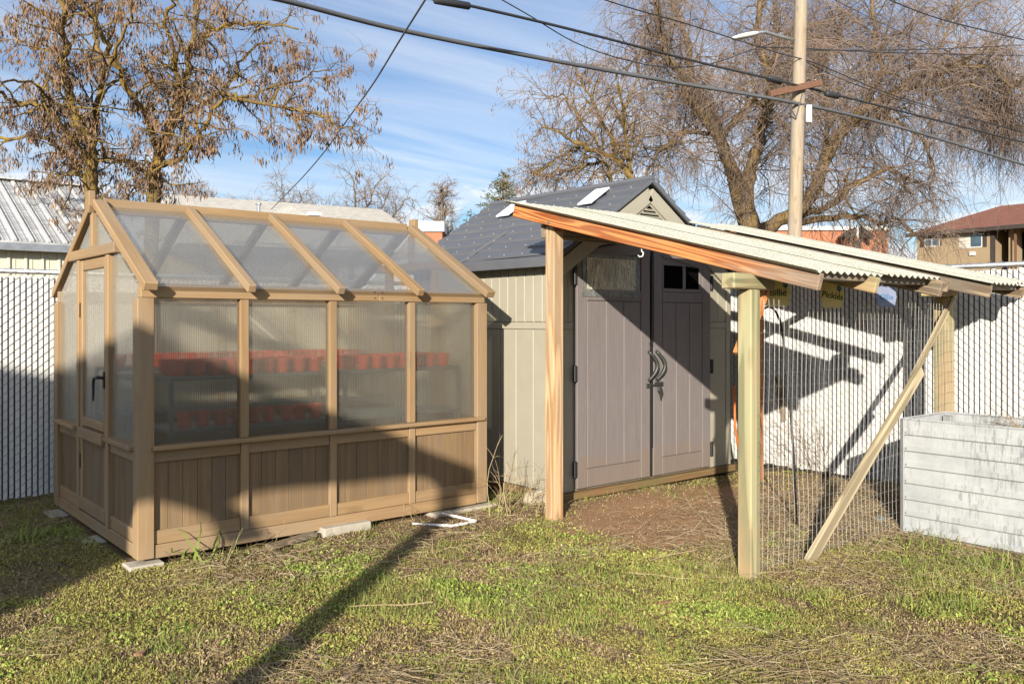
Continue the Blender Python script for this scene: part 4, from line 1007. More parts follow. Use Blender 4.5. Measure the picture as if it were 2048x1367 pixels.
tree_from_limbs('pod_tree', 'bushy bare tree with brown pods behind the shed ridge', w2g, .2, [
    ([w2g, at(1272, 420, ZT), at(1266, 358, ZT)], .20, .15, .2),
    (seg(ZT, (1266, 358), (1237, 326), (1208, 309), (1173, 291), (1130, 275), (1090, 250), end=-1.0), .12, .03, 1),
    (seg(ZT, (1237, 326), (1215, 270), (1190, 220), (1165, 170), (1150, 130), end=1.0), .08, .02, 1),
    (seg(ZT, (1262, 350), (1255, 290), (1245, 230), (1240, 170), end=-1.0), .08, .03, 1),
    (seg(ZT, (1222, 370), (1219, 340), (1200, 325), (1150, 335), (1100, 350), (1065, 348), end=.8), .08, .02, 1),
    (seg(ZT, (1173, 291), (1130, 310), (1095, 335), (1060, 345), end=-1.2), .05, .015, 1),
    (seg(ZT, (1208, 309), (1160, 240), (1120, 190), (1090, 200), end=-.7), .05, .015, 1),
], M['barkY'], M['twigp'], ZT, 11, .14, pods=8, sublen=(.8, 1.9), twlen=(.35, .8), twn=8, podm=M['pod'], tw_r=.006, upb=.25)

# smaller trees farther off
def bare_tree(label, px, py_base, py_top, Z, spread, seedn, upright=False, m=None, tm=None, group='bare trees beyond the houses', nb=26):
    random.seed(seedn); b = at(px, py_base, Z); g = Vector((b.x, b.y, 0)); top = at(px, py_top, Z); H = top.z
    limbs = [([g, Vector((b.x, b.y, H*.35)), Vector((b.x+random.uniform(-.2, .2), b.y, H*(.97 if upright else .6)))], H*.022, H*(.004 if upright else .012), .3)]
    for k in range(nb):
        if upright:
            u = random.uniform(.32, .95); p = Vector((b.x, b.y, H*u)); ln = spread*(1.05-u)*random.uniform(.8, 1.2)
            d = Vector((random.gauss(0, 1), random.gauss(0, 1), 0)).normalized() + Vector((0, 0, .55))
        else:
            u = random.uniform(.25, .6); p = Vector((b.x, b.y, H*u)); ln = spread*random.uniform(.7, 1.2)
            d = Vector((random.gauss(0, 1), random.gauss(0, 1), 0)).normalized() + Vector((0, 0, random.uniform(.5, 1.4)))
        limbs.append((wander(p, d, ln, 5, .14, -.03), H*.008, H*.0025, 1))
    tree_from_limbs('bare_tree', label, g, .2, limbs, m or M['barkG'], tm or M['twigp'], Z, 2.0 if upright else 5.0, .02, sublen=(.5*spread/3, 1.3*spread/3), twlen=(.3*spread/3, .8*spread/3), twn=6, tw_r=.011*Z/40, group=group, limb_k=1.0, wob=.05)
bare_tree('bare spreading tree behind the pale roof vent', 610, 445, 305, 34, 2.6, 3, nb=16)
bare_tree('bare vase-shaped tree just past the end of the pale roof', 705, 450, 315, 32, 2.9, 5, nb=15)
bare_tree('thin-twigged bare tree beyond the pale roof ridge', 500, 440, 325, 38, 2.6, 8, nb=18)
bare_tree('hazy bare tree behind the pod trees', 425, 440, 300, 40, 3.0, 9, nb=18)
bare_tree('tall conical bare tree standing clear between the greenhouse and shed', 884, 470, 358, 46, 2.5, 11, upright=True, nb=46)
bare_tree('bare twiggy tree behind the pale metal roof', 60, 430, 300, 24, 2.4, 13, nb=20)
random.seed(21)
def conifer(px, py_top, Z, H, spread):
    t0 = at(px, py_top, Z); g = Vector((t0.x, t0.y, 0)); H = t0.z
    t = thing('conifer', 'small green conifer top showing above the shed roof', 'tree', g)
    MB().tube([g, g+UP*H*.6, g+UP*H], [.16, .09, .02], 6).build('trunk', M['barkG'], t)
    tw = TW()
    for k in range(420):
        u = random.random()**.7; z = H*(.45+.55*(1-u)) if False else H*(1-.55*u); a = random.uniform(0, 6.283); ln = (.12+spread*u)*random.uniform(.75, 1.15)
        d = Vector((math.cos(a), math.sin(a), .12+.3*(1-u))); p = g+UP*z
        sp = wander(p, d, ln, 4, .08, .03)
        for j in range(int(26*ln/spread)+9):
            i = random.randint(0, 3); q = sp[i].lerp(sp[i+1], random.random())
            tw.leaf(q, (d.normalized()*.6+rv(.6)), .05, random.uniform(.12, .26), rv().normalized())
    tw.build('crown', M['needle'], t)
conifer(1006, 345, 40, 8, 2.9)
random.seed(33)

# ------------------------------------------------------------------ pole, lamp, cables
ZP = 17.0
def pole():
    pb = at(1589, 470, ZP); pt = at(1604, -60, ZP); g = Vector((pb.x, pb.y, 0)); lean = (pt-pb)/(pt.z-pb.z)
    t = thing('utility_pole', 'tall weathered wooden utility pole with crossarm and meter box', 'utility pole', g)
    pts = [pb + lean*(z-pb.z) for z in (-.1, 2, 4, 6, 8, 9.6)]
    MB().tube(pts, [.15, .14, .132, .126, .118, .108], 14).build('shaft', M['pole'], t, smooth=True)
    a, b = at(1536, 191, ZP-.35), at(1638, 168, ZP+.05); MB().beam(a + FWD*-.1, b + FWD*-.1, .10, .125).build('crossarm', M['xarm'], t, bevel=.008)
    for px in (1566, 1605): MB().beam(at(px, 186, ZP-.32), at(1592, 236, ZP-.16), .03, .008).build('brace', M['galv'], t)
    bx = at(1617, 228, ZP-.02); MB().beam(bx - UP*.17, bx + UP*.17, .11, .10, up=tuple(FWD)).build('meter_box', M['mrib'], t, bevel=.01)
    l = thing('street_lamp', 'grey cobra-head street lamp on a bracket arm from the pole', 'street lamp', at(1590, 80, ZP-.14))
    MB().tube([at(1588, 80, ZP-.12), at(1560, 73, ZP-.3), at(1530, 64, ZP-.5), at(1508, 66, ZP-.6)], [.035, .034, .03, .028], 8).build('arm', M['galv'], l, smooth=True)
    h = MB(); A, Bp = at(1518, 67, ZP-.55), at(1463, 77, ZP-.85); d = (Bp-A); sd = d.cross(UP).normalized()
    vs = []; fs = []
    for u, w, hh, dn in ((0, .05, .04, .03), (.25, .11, .06, .05), (.6, .13, .06, .055), (.9, .08, .035, .035), (1.0, .02, .01, .01)):
        c = A + d*u
        for k in range(8):
            an = 2*math.pi*k/8; vs.append(c + sd*w*math.cos(an) + UP*((hh if math.sin(an) > 0 else dn)*math.sin(an)))
    for i in range(4):
        for k in range(8): fs.append((i*8+k, i*8+(k+1) % 8, i*8+8+(k+1) % 8, i*8+8+k))
    fs += [tuple(range(8)), tuple(range(32, 40))]
    h.add(vs, fs).build('lamp_head', M['mrib'], l, smooth=True)
pole()
def cable(name, label, pts, r, m, sag=0.0, cat='cable', bumps=()):
    P3 = [at(*p) for p in pts]; L_ = smooth_line(P3, 8)
    o = thing(name, label, cat, P3[0]) if bumps else None
    c = MB().tube(L_, r, 6).build('wire' if bumps else name, m, o, smooth=True)
    if bumps:
        for (p, q, rr, nm) in bumps:
            a, b = at(*p), at(*q); MB().tube([a, a.lerp(b, .04), a.lerp(b, .5), a.lerp(b, .96), b], [rr*.5, rr, rr, rr, rr*.5], 10).build(nm, m, o, smooth=True)
    else: tag(c, label, cat)
cable('overhead_cable', 'thickest black overhead cable, the lowest one crossing in front of the pole', [(300, -52, 8.5), (555, -2, 10), (800, 60, 11.6), (1100, 120, 13.6), (1350, 165, 15.4), (1585, 205, 16.75), (1800, 255, 19), (2060, 333, 22)], .033, M['cableg'])
cable('overhead_cable', 'black overhead cable with a splice case, meeting the wooden crossarm', [(700, -30, 10.4), (860, -3, 11.2), (950, 14, 11.8), (1150, 61, 13.3), (1400, 125, 15.3), (1592, 170, 16.7), (1800, 222, 19), (2060, 288, 22)], .021, M['cable'], bumps=(((868, 0, 11.2), (940, 13, 11.6), .05, 'splice_case'), ((1535, 156, 16.4), (1562, 164, 16.6), .06, 'splice_case'), ((1652, 187, 17.2), (1676, 193, 17.5), .06, 'splice_case')))
for nm, lab, pts, r in (
    ('service_wire', 'thin black wire running from the street lamp to the sky over the shed', [(1180, -10, 13), (1260, 16, 14), (1370, 47, 15.2), (1465, 77, 16), (1560, 107, 16.6), (1640, 130, 17.2), (1800, 195, 19), (2060, 268, 22)], .011),
    ('service_wire', 'thin black wire dipping below the splice case then up to the lamp', [(990, -8, 12), (1060, 32, 12.6), (1150, 85, 13.5), (1240, 117, 14.3), (1330, 134, 15), (1420, 128, 15.8), (1500, 101, 16.4), (1550, 85, 17)], .009),
    ('service_wire', 'very thin wire crossing behind the pole at lamp height', [(1520, 94, 17.6), (1620, 98, 18.5), (1800, 106, 20), (2060, 112, 23)], .011),
    ('service_wire', 'very thin wire rising slightly across the willow crown', [(1620, 101, 18.5), (1850, 99, 20.5), (2060, 90, 23)], .010),
    ('service_wire', 'thin black wire across the topmost willow twigs', [(1760, -8, 16), (1880, 38, 17.5), (2060, 83, 19.5)], .013),
    ('service_wire', 'thin wire slanting down through the willow from above the pole', [(1650, -10, 18), (1780, 55, 19.5), (1900, 105, 21), (2060, 160, 23)], .007),
    ('service_wire', 'pale thin wire falling from the pole towards the apartment roof', [(1608, 122, 17), (1700, 165, 18), (1850, 215, 20), (2060, 268, 23)], .008),
    ('service_wire', 'thin wire slanting down across the willow trunk', [(1560, 180, 16.6), (1480, 225, 17.5), (1400, 275, 18.5), (1330, 320, 19.5)], .007),
    ('drop_wire', 'twisted grey drop wire slanting down to the pale roof', [(858, -12, 9.5), (800, 80, 11), (748, 165, 12.6), (700, 232, 14.4), (650, 302, 17), (600, 360, 20), (543, 418, 24)], .012)):
    cable(nm, lab, pts, r, M['cableg'] if nm == 'drop_wire' else M['cable'], cat='wire')

# ------------------------------------------------------------------ buildings beyond the fences
def barn():
    ye, yr, ze, zr_ = 14.66, 17.5, 2.60, 3.89; x1 = on(150, 440, y=16.6).x + .35; x0 = -5.0
    b = thing('metal_building', 'low cream metal building with a ribbed pale metal roof behind the fence', 'building', (x0, ye, 0))
    MB().box(x0, x1-.25, ye+.22, yr*2-ye-.22, 0, ze-.02).build('wall', M['cream'], b)
    k = x0
    while k < x1-.3:
        MB().box(k, k+.045, ye+.195, ye+.219, 0, ze-.05).build('wall_rib', M['cream'], b, bevel=.008); MB().box(k+.10, k+.112, ye+.212, ye+.2195, 0, ze-.05).build('wall_rib', M['cream'], b); k += .229
    for sg in (-1, 1):
        ya = ye if sg < 0 else 2*yr-ye; m = MB()
        m.add([(x0, ya, ze), (x1, ya, ze), (x1, yr, zr_), (x0, yr, zr_), (x0, ya, ze-.04), (x1, ya, ze-.04), (x1, yr, zr_-.04), (x0, yr, zr_-.04)], [(0,1,2,3),(7,6,5,4),(0,4,5,1),(1,5,6,2),(2,6,7,3),(3,7,4,0)]); m.build('roof', M['mroof'], b)
    k = x1-.02
    while k > -1.2:
        MB().beam((k, ye-.012, ze+.010), (k, yr, zr_+.012), .045, .028).build('roof_rib', M['mrib'], b)
        for o in (.075, .15): MB().beam((k-o, ye-.004, ze+.003), (k-o, yr, zr_+.003), .012, .010).build('roof_rib', M['mroof'], b)
        k -= .229
    MB().box(x0, x1, ye-.02, ye+.0, ze-.14, ze-.03).build('eave_trim', M['galv'], b)
    MB().box(x0, x1+.02, yr-.12, yr+.12, zr_+.012, zr_+.035).build('ridge_cap', M['mrib'], b)
barn()
def pale_house():
    a = at(330, 399, 27); e = at(690, 424, 30); h = thing('pale_roofed_house', 'low house with a pale grey shingle roof beyond the greenhouse ridge', 'house', Vector((a.x, a.y, 0)))
    d = (e-a); d.z = 0; d.normalize(); nrm = Vector((d.y, -d.x, 0)); 
    if nrm.dot(CAM-a) < 0: nrm = -nrm
    def roof(p, q, zt, zb, run, name, hip=0.0):
        P0 = Vector((p.x, p.y, zt)); Q0 = Vector((q.x, q.y, zt)); m = MB()
        A = P0 + nrm*run - UP*(zt-zb) - d*hip; Bq = Q0 + nrm*run - UP*(zt-zb) + d*hip; C_ = Q0 - nrm*run - UP*(zt-zb) + d*hip; D = P0 - nrm*run - UP*(zt-zb) - d*hip
        m.add([P0, Q0, A, Bq, C_, D], [(0, 2, 3, 1), (0, 1, 4, 5), (0, 5, 2), (1, 3, 4), (2, 5, 4, 3)]); return m.build(name, M['shinw'], h)
    zt = a.z+.22; roof(a, a + d*7.2, zt-.05, zt-1.9, 4.2, 'roof', .3)
    c = at(577, 412, 26.5); roof(c - d*.1, c + d*.1, c.z, c.z-1.3, 1.6, 'hip_roof', 1.9)
    MB().box(a.x-1, a.x+5.5, a.y-1.0, a.y+2.5, 0, zt-2.0).build('wall', M['siding'], h)
    v = at(517, 425, 25); MB().tube([v - UP*.7, v + UP*.22], .055, 8).build('vent_pipe', M['galv'], h); MB().tube([v + UP*.22, v + UP*.27], .09, 8).build('vent_cap', M['galv'], h)
    v = at(628, 428, 26.5); MB().beam(v-d*.2, v+d*.2, .3, .10).build('roof_vent', M['mrib'], h)
pale_house()
def small_white():
    c = at(866, 470, 45); t = thing('flat_roofed_building', 'distant white-parapet brick building between the greenhouse and shed', 'building', Vector((c.x, c.y, 0)))
    def bxs(l, r_, z0, z1, dep): 
        p = at(l, 470, 45); q = at(r_, 470, 45); return MB().beam(Vector((p.x, p.y, (z0+z1)/2)), Vector((q.x, q.y, (z0+z1)/2)), dep, z1-z0)
    bxs(836, 889, 0, 5.85, 3.0).build('wall', M['brick'], t); bxs(833, 893, 5.85, 6.35, 3.3).build('parapet', M['mrib'], t)
small_white()
def brick_house():
    Z = 48; t = thing('brick_building', 'orange brick building with a small gabled porch behind the willow', 'building', at(1660, 640, Z) - UP*CAM_H)
    def slab(l, r_, top, bot, dep, name, m, dz=0):
        p = at(l, 640, Z+dz); q = at(r_, 640, Z+dz); zt, zb = at(l, top, Z).z, max(0, at(l, bot, Z).z)
        return MB().beam(Vector((p.x, p.y, (zt+zb)/2)), Vector((q.x, q.y, (zt+zb)/2)), dep, zt-zb).build(name, m, t)
    slab(1400, 1733, 460, 700, 6, 'wall', M['brick'], 3.2); slab(1396, 1734, 452, 460, 6.3, 'parapet', M['mrib'], 3.2)
    slab(1690, 1732, 478, 700, 1.0, 'porch', M['brick'], -.3)
    a, p, c = at(1686, 477, Z-1), at(1711, 459, Z-1), at(1735, 477, Z-1)
    for u, v in ((a, p), (p, c)): MB().beam(u, v, 1.6, .22).build('porch_roof', M['darktrim'], t)
    slab(1713, 1717, 460, 482, .1, 'vent_pipe', M['mrib'], -1.9); slab(1706, 1722, 483, 510, .1, 'window', M['darktrim'], -.9)
brick_house()
def apartment():
    Z0, Z1 = 52, 47.2
    def pt(px, py, off=0):                          # on the facade plane through two depths
        u = (px-1830)/(2048-1830); return at(px, py, Z0+(Z1-Z0)*u - off)
    A = pt(1830, 640); t = thing('apartment_block', 'tan two-storey apartment block with a red shingle roof beyond the fence', 'building', Vector((A.x, A.y, 0)))
    Bq = pt(2140, 640); d = (Bq-A); d.z = 0; d.normalize(); back = Vector((-d.y, d.x, 0)); 
    if back.dot(A-CAM) < 0: back = -back
    zt = pt(1906, 463).z
    def quadbox(l, r_, z0, z1, off0, off1, name, m, par=None):
        p = pt(l, 640); q = pt(r_, 640); c0 = p + back*off0; c1 = q + back*off0; c2 = q + back*off1; c3 = p + back*off1
        mm = MB(); mm.add([Vector((c.x, c.y, z)) for z in (z0, z1) for c in (c0, c1, c2, c3)], [(0,3,2,1),(4,5,6,7),(0,1,5,4),(1,2,6,5),(2,3,7,6),(3,0,4,7)]); return mm.build(name, m, par or t)
    quadbox(1834, 1985, 0, zt, 0, 9, 'wall', M['siding']); quadbox(1985, 2140, 0, zt, 1.8, 9, 'balcony_wall', M['siding'])
    for k in range(18): quadbox(1836, 1984, zt-.1-k*.17, zt-.1-k*.17+.02, -.012, .0, 'siding_lap', M['siding'])
    quadbox(1982, 1989, 0, zt, -.06, .1, 'corner_board', M['darktrim']); quadbox(2012, 2015, 0, zt, .3, 1.8, 'partition', M['siding']); quadbox(2029, 2032, 0, zt, -.05, .1, 'balcony_post', M['xarm'])
    quadbox(2015, 2029, zt-3.4, zt-.2, 1.72, 1.79, 'balcony_shade', M['innershade'])
    p = pt(1820, 470); r1 = pt(1893, 437); q = pt(2150, 462)
    e0 = A - d*.4 - back*.35; e1 = pt(2140, 640) - back*.35; rd0 = A + d*2.8 + back*4.5; rd1 = pt(2140, 640) + back*4.5; zr_ = zt+1.75; e2 = A - d*.7 + back*9.7; e3 = pt(2140, 640) + back*9.7
    mm = MB(); f = lambda v, z: Vector((v.x, v.y, z))
    mm.add([f(e0, zt), f(e1, zt), f(rd1, zr_), f(rd0, zr_), f(e2, zt), f(e3, zt)], [(0,1,2,3),(0,3,4),(3,2,5,4),(0,4,5,1),(1,5,2)]); mm.build('roof', M['redroof'], t)
    mm = MB(); mm.beam(f(e0, zt-.06), f(e1, zt-.06), .08, .22); mm.build('fascia', M['darktrim'], t)
    for (l, r_, top, bot, cur) in ((1917, 1965, 466, 497, 1), (1850, 1880, 478, 494, 0)):
        z1, z0 = pt(l, top).z, pt(l, bot).z
        w = quadbox(l, r_, z0, z1, -.05, .05, 'window', M['mrib']); md = (l+r_)/2
        quadbox(l+1.5, md-1, z0+.05, z1-.05, -.06, -.051, 'pane', M['curtain'] if cur else M['glass'], w); quadbox(md+1, r_-1.5, z0+.05, z1-.05, -.06, -.051, 'pane', M['glass'], w)
        for a, b in ((l-9, l-1), (r_+1, r_+9)): quadbox(a, b, z0, z1, -.05, .0, 'shutter', M['darktrim'])
    z1, z0 = pt(1941, 504).z, pt(1941, 511).z; quadbox(1941, 1952, z0, z1, -.15, .0, 'air_conditioner', M['mrib'])
apartment()

# ------------------------------------------------------------------ ground cover, litter, plants
def field(x, y, s, o): return noise.noise(Vector((x*s+o, y*s-o, o*.37)))
def in_footprint(x, y):
    return (GX0-.02 < x < GX1 and GY0-.0 < y < GY1) or (SX0-.03 < x < SX1 and SY0-.05 < y < SY1) or (5.7 < x < 6.4 and 1.0 < y < 2.8)
def bare(x, y):
    a = ((x-5.25)/1.25)**2 + ((y-4.05)/.85)**2; b = ((x-3.3)/1.15)**2 + ((y-4.95)/.36)**2
    return max(0, 1.25-a), max(0, 1.2-b)
def cover():
    N = 820000; Zs = np.sqrt(rng.uniform(3.0**-2*0+9.0, 8.2**2, N)); Zs = 3.0 + (8.2-3.0)*rng.random(N)**1.5; Xs = (rng.random(N)*2-1)*.66*Zs
    wx = Xs*RIGHT.x + Zs*FWD.x; wy = Xs*RIGHT.y + Zs*FWD.y
    out = {'moss': [], 'clover': [], 'litter': []}
    for x, y, u in zip(wx, wy, rng.random(N)):
        if in_footprint(x, y): continue
        ba, bb = bare(x, y); g = field(x, y, 1.1, 4)+.5*field(x, y, 3.5, 8); br = field(x, y, 1.7, 15) + .5*field(x, y, 5, 3)
        dens = .50 + .75*field(x, y, 7, 20) + .35*field(x, y, 19, 11)
        if u > dens + .25: continue
        if ba > .1 and random.random() < min(.97, ba*1.7):
            if random.random() < .10: out['litter'].append((x, y))
            continue
        if bb > 0 and random.random() < .75: 
            if random.random() < .5: out['litter'].append((x, y))
            continue
        run_ = (x > 4.2 and y > 2.85 and x < 7.1)
        if run_ and random.random() < .55: out['litter'].append((x, y)); continue
        c = random.random()
        if g > .40 and c < .7: out['clover'].append((x, y))
        elif br > .22 and c < .75: out['litter'].append((x, y))
        elif c < .14: out['litter'].append((x, y))
        elif c < .26 and g > -.05: out['clover'].append((x, y))
        else: out['moss'].append((x, y))
    labels = {'moss': ('moss_carpet', 'yellow-green moss and tiny weeds covering the yard', 'moss'), 'clover': ('clover_patches', 'bright green clover-like leaves in patches over the yard', 'ground cover'), 'litter': ('leaf_litter', 'brown dead leaf bits and crumbs over the bare soil', 'leaf litter')}
    for key, pts in out.items():
        n = len(pts); P_ = np.array(pts); sz = {'moss': .0058, 'clover': .0095, 'litter': .0078}[key]
        s = sz*rng.uniform(.5, 1.35, n)*(1.5 if key == 'moss' else 1); yaw_ = rng.uniform(0, 6.283, n); tilt = rng.normal(0, 1.0, n); asp = {'clover': rng.uniform(.4, .9, n), 'litter': rng.uniform(.15, .7, n), 'moss': rng.uniform(.12, .42, n)}[key]
        zz = np.array([ground_h(a, b) for a, b in pts]) + rng.random(n)*{'moss': .014, 'clover': .020, 'litter': .010}[key]
        ca, sa, ct, st_ = np.cos(yaw_), np.sin(yaw_), np.cos(tilt), np.sin(tilt)
        ux, uy, uz = ca*ct, sa*ct, st_; t2 = rng.normal(0, .9, n); vx, vy, vz = -sa*np.cos(t2), ca*np.cos(t2), np.sin(t2)
        V = np.zeros((n, 4, 3))
        for k, (a, b) in enumerate(((-1, 0), (0, -1), (1, 0), (.15, 1))):
            V[:, k, 0] = P_[:, 0] + s*(a*ux + b*asp*vx); V[:, k, 1] = P_[:, 1] + s*(a*uy + b*asp*vy); V[:, k, 2] = zz + s*(a*uz + b*asp*vz)
        nm, lb, ct_ = labels[key]
        o = fast_mesh(nm, V.reshape(-1, 3), np.arange(4*n).reshape(-1, 4), M[key]); tag(o, lb, ct_, kind='stuff')
cover()
def strips(name, label, cat, m, n, sampler, kind='stuff', round_=False):
    tw = TW()
    for _ in range(n):
        r = sampler()
        if r is None: continue
        p, d, ln, w, bend, droop, sg = r
        pts = wander(p, d, ln, sg, bend, droop)
        if round_:
            tw.twig([Vector((q.x, q.y, max(q.z, ground_h(q.x, q.y)+.004))) for q in pts], w, w*.5); continue
        side = d.cross(UP); side = side.normalized() if side.length > .05 else Vector((1, 0, 0))
        o = tw.n
        for i, q in enumerate(pts):
            ww = w*(1-.85*i/sg); q = Vector((q.x, q.y, max(q.z, ground_h(q.x, q.y)+.003)))
            tw.v += [tuple(q - side*ww), tuple(q + side*ww)]
        for i in range(sg): tw.f.append((o+2*i, o+2*i+1, o+2*i+3, o+2*i+2))
        tw.n += 2*(sg+1)
    o = tw.build(name, m, None); tag(o, label, cat, kind=kind); return o
def rand_ground(z0=3.0, z1=7.5, x0=-.64, x1=.64):
    Z = z0+(z1-z0)*random.random()**1.4; X = random.uniform(x0, x1)*Z; p = RIGHT*X + FWD*Z
    return p.x, p.y
def s_grass():
    x, y = rand_ground()
    if in_footprint(x, y): return None
    g = field(x, y, 1.3, 31) + .5*field(x, y, 4, 2)
    right = x > 4.2 and y < 2.9
    if g < (.15 if right else .22): return None
    if bare(x, y)[0] > .2: return None
    return Vector((x, y, ground_h(x, y))), Vector((random.gauss(0, .35), random.gauss(0, .35), 1)), random.uniform(.025, .07)*(1.3 if right else 1), random.uniform(.0012, .0026), .18, .10, 3
strips('grass_tufts', 'short green grass blades in tufts over the yard', 'grass', M['blade'], 60000, s_grass)
def s_straw():
    x, y = rand_ground()
    if in_footprint(x, y): return None
    g = field(x, y, 1.2, 51) + .4*field(x, y, 4, 12)
    right = x > 4.3 and y < 3.3
    near_gh = GY0-.9 < y < GY0-.05 and GX0 < x < 4.6
    if g < (-.25 if right or near_gh else .12): return None
    if bare(x, y)[0] > .25 and random.random() < .8: return None
    a = random.uniform(0, 6.283); return Vector((x, y, ground_h(x, y)+random.uniform(.004, .03))), Vector((math.cos(a), math.sin(a), random.gauss(.05, .18))), random.uniform(.04, .18), random.uniform(.0008, .0018), .22, .05, 3
strips('dry_stems', 'dry tan stems and straw lying over the moss', 'dry grass', M['straw'], 24000, s_straw, round_=True)
def s_hay():
    x = random.gauss(5.9, .75); y = random.gauss(3.35, .42)
    if in_footprint(x, y) or x > 7.1: return None
    hh = .16*math.exp(-((x-6.3)/.6)**2-((y-3.4)/.4)**2)
    a = random.uniform(0, 6.283); return Vector((x, y, random.random()*hh+.01)), Vector((math.cos(a), math.sin(a), random.gauss(.1, .25))), random.uniform(.06, .2), random.uniform(.001, .0022), .2, .05, 4
strips('old_hay', 'heap of old brown hay on the floor of the run', 'hay', M['straw'], 7000, s_hay, round_=True)
def s_patch():
    p = on(1560, 1345, z=0); x = p.x+random.gauss(0, .22); y = p.y+random.gauss(0, .15)
    a = random.gauss(2.3, .9); return Vector((x, y, .012+random.random()*.02)), Vector((math.cos(a), math.sin(a), .03)), random.uniform(.08, .24), random.uniform(.001, .0018), .12, .03, 3
strips('straw_mat', 'flattened pale straw lying in the yard below the run', 'straw', M['straw'], 260, s_patch, round_=True)

def weed(name, label, c, n, h, spread, m, width=.002, droop=.05, side_tw=0, cat='weed', bend=.14, leafw=0):
    c = Vector(c); t = thing(name, label, cat, c); tw = TW(); lf = TW()
    for _ in range(n):
        d = Vector((random.gauss(0, spread), random.gauss(0, spread), 1)); p = c + Vector((random.gauss(0, .03+spread*.1), random.gauss(0, .03+spread*.1), 0))
        pts = wander(p, d, h*random.uniform(.5, 1.1), 7, bend, droop); pts = [Vector((q.x, q.y, max(q.z, .004))) for q in pts]
        if leafw:
            side = d.cross(UP); side = side.normalized() if side.length > .05 else Vector((1, 0, 0)); o = lf.n
            for i, q in enumerate(pts): ww = leafw*(1-(i/7)**2)+.0005; lf.v += [tuple(q-side*ww), tuple(q+side*ww)]
            for i in range(7): lf.f.append((o+2*i, o+2*i+1, o+2*i+3, o+2*i+2))
            lf.n += 16
        else: tw.twig(pts, width, width*.4)
        for _k in range(side_tw):
            i = random.randint(1, 6); q = wander(pts[i], (pts[i+1]-pts[i]).normalized()+rv(.7), h*random.uniform(.10, .3), 3, .25, droop); tw.twig(q, width*.6, width*.3)
    if tw.n: tw.build('stems', m, t)['kind'] = 'stuff'
    if lf.n: lf.build('leaves', m, t)['kind'] = 'stuff'
weed('dry_weed', 'tall dead weed stalks between the greenhouse and shed post', on(1003, 1030, z=0), 9, .62, .22, M['straw'], .0035, .02, 5)
weed('dry_weed', 'low tangle of dead stems at the shed wall by the fir post', on(1050, 1020, z=0), 16, .36, .5, M['straw'], .0022, .08, 5)
weed('dry_weed', 'brown dead brambles drooping over the planter rim', (6.02, 2.0, .60), 48, .42, .55, M['straw'], .0028, .10, 6)
weed('dry_weed', 'rust-brown dead shrub inside the run against the white fence', on(1640, 950, z=0), 26, .95, .42, M['pod'], .0025, .03, 7)
weed('dry_weed', 'small rust-brown dead shrub at the fence beside the shed', on(1560, 940, z=0), 16, .5, .5, M['pod'], .0022, .05, 6)
weed('dry_weed', 'pile of dead vine stems on the ground before the greenhouse end', on(905, 1085, z=0), 34, .42, 1.6, M['straw'], .0022, .16, 4)
weed('dry_weed', 'dead stems at the foot of the greenhouse near the strap-leaved clump', on(560, 1120, z=0), 30, .40, 1.6, M['straw'], .0022, .16, 4)
weed('strap_leaf_clump', 'green strap-leaved clump at the greenhouse base', on(402, 1118, z=0), 22, .30, .55, M['blade'], droop=.16, leafw=.007, cat='plant')
weed('grass_clump', 'dark green grass clump in the shade by the greenhouse door', on(75, 1078, z=0), 110, .15, .5, M['clover'], droop=.12, leafw=.0022, cat='plant')
weed('dandelion', 'leafy green weed with dry seed heads beside the diagonal brace', on(1580, 1085, z=0), 12, .13, .8, M['clover'], droop=.14, leafw=.013, cat='weed')
weed('dry_weed', 'upright dry stalks in the moss below the greenhouse', on(430, 1320, z=0), 7, .22, .35, M['straw'], .0016, .03, 2)
for (px, py, n_, h_) in ((1350, 990, 60, .08), (1435, 1105, 60, .06), (1860, 1090, 120, .12), (1990, 1130, 120, .13), (640, 1160, 50, .05)):
    weed('grass_clump', {1350: 'bright grass tuft in the bare earth before the shed doors', 1435: 'bright grass tuft beside the green post foot', 1860: 'leafy green clump at the foot of the planter corner', 1990: 'long green grass along the planter base', 640: 'low bright clump by the concrete block'}[px], on(px, py, z=0), n_, h_, .8, M['blade'], droop=.12, leafw=.0024, cat='grass tuft')

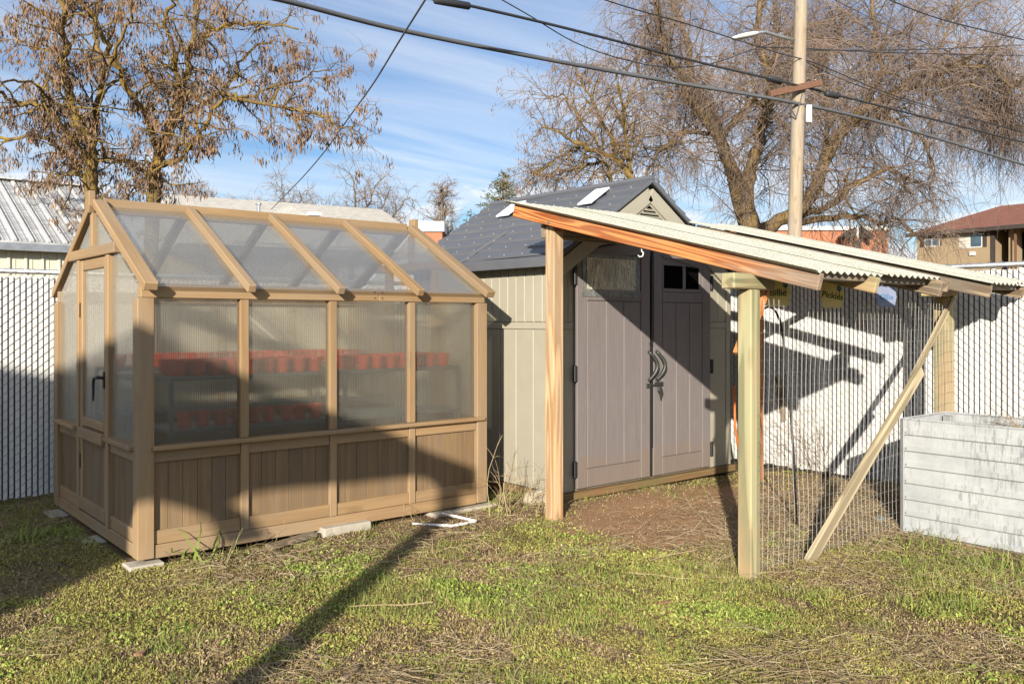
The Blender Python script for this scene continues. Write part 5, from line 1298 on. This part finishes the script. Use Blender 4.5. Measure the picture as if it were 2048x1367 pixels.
# white pipe frame lying by the greenhouse, sticks, stones, scraps
pf = [on(885, 1026, z=.015), on(951, 1041, z=.015), on(905, 1051, z=.015), on(825, 1046, z=.015)]
tag(MB().tube(pf, [.010, .010, .010, .006], 6).build('pipe_frame', M['white']), 'thin white bent pipe frame lying beside the greenhouse', 'pipe')
tag(MB().add(*(lambda c, s: ([c+Vector(v)*s for v in ((-1,-.6,-.2),(1,-.7,-.2),(1.1,.6,-.2),(-.9,.7,-.2),(-.7,-.4,.55),(.5,-.5,.8),(.7,.4,.65),(-.5,.5,.7))], [(0,3,2,1),(4,5,6,7),(0,1,5,4),(1,2,6,5),(2,3,7,6),(3,0,4,7)]))(on(1072, 1003, z=0), .13)).build('stone', M['stone'], bevel=.03), 'large pale rock against the shed wall beside the fir post', 'rock')
def chip(name, lab, cat, px, py, ln, w, m, yaw_, h=.012):
    c = on(px, py, z=.012); d = Vector((math.cos(yaw_), math.sin(yaw_), .03)); tag(MB().beam(c-d*ln/2, c+d*ln/2, w, h).build(name, m, bevel=.002), lab, cat)
chip('wood_chip', 'small grey piece of wood lying in the moss', 'wood', 700, 1345, .12, .022, M['oldx'], .55)
chip('dead_leaf', 'single curled rust-red dead leaf on the moss', 'leaf', 1328, 1203, .055, .03, M['brownleaf'], -.2, .004)
chip('dead_leaf', 'crumpled pale pink-brown leaf in the moss before the greenhouse', 'leaf', 280, 1305, .045, .035, M['brownleaf'], .9, .012)
chip('plastic_scrap', 'small blue plastic scrap in the weeds by the planter', 'litter', 1762, 1040, .05, .012, M['blue'], 1.2, .05)
chip('paper_scrap', 'crumpled white scrap on the floor of the run', 'litter', 1602, 995, .05, .03, M['white'], .3, .02)
for i, (x0, y0, x1, y1, lab) in enumerate(((870, 1205, 700, 1215, 'long pale stick lying across the moss before the greenhouse'), (1255, 1145, 1380, 1157, 'thin pale twig on the moss before the green post'), (1300, 1120, 1440, 1090, 'thin twig on the bare earth before the shed'), (780, 1340, 860, 1362, 'short pale twig beside the wood chip'))):
    a, b = on(x0, y0, z=.015), on(x1, y1, z=.015); pts = [a.lerp(b, k/5)+Vector((random.gauss(0, .008), random.gauss(0, .008), abs(random.gauss(0, .004)))) for k in range(6)]
    tag(MB().tube(pts, [.003, .0032, .003, .0027, .0022, .0015], 5).build('stick', M['straw']), lab, 'stick')
# things stored between the shed and the green post
tag(MB().tube([on(1468, 770, y=4.75), on(1470, 850, y=4.72), on(1478, 905, y=4.70)], .012, 6).build('orange_strap', M['orange'], smooth=True), 'orange strap hanging beside the shed corner', 'strap')
bg = MB(); c0 = Vector((6.95, 4.80, 0)); 
for k in range(7): bg.tube([c0+Vector((-.06+.02*k, random.gauss(0, .02), .0)), c0+Vector((-.05+.02*k, random.gauss(0, .02), .2)), c0+Vector((-.05+.018*k, random.gauss(0, .02), .34))], [.03, .034, .012], 6)
tag(bg.build('plastic_sack', M['white'], smooth=True), 'crumpled white sack standing at the shed corner', 'sack')
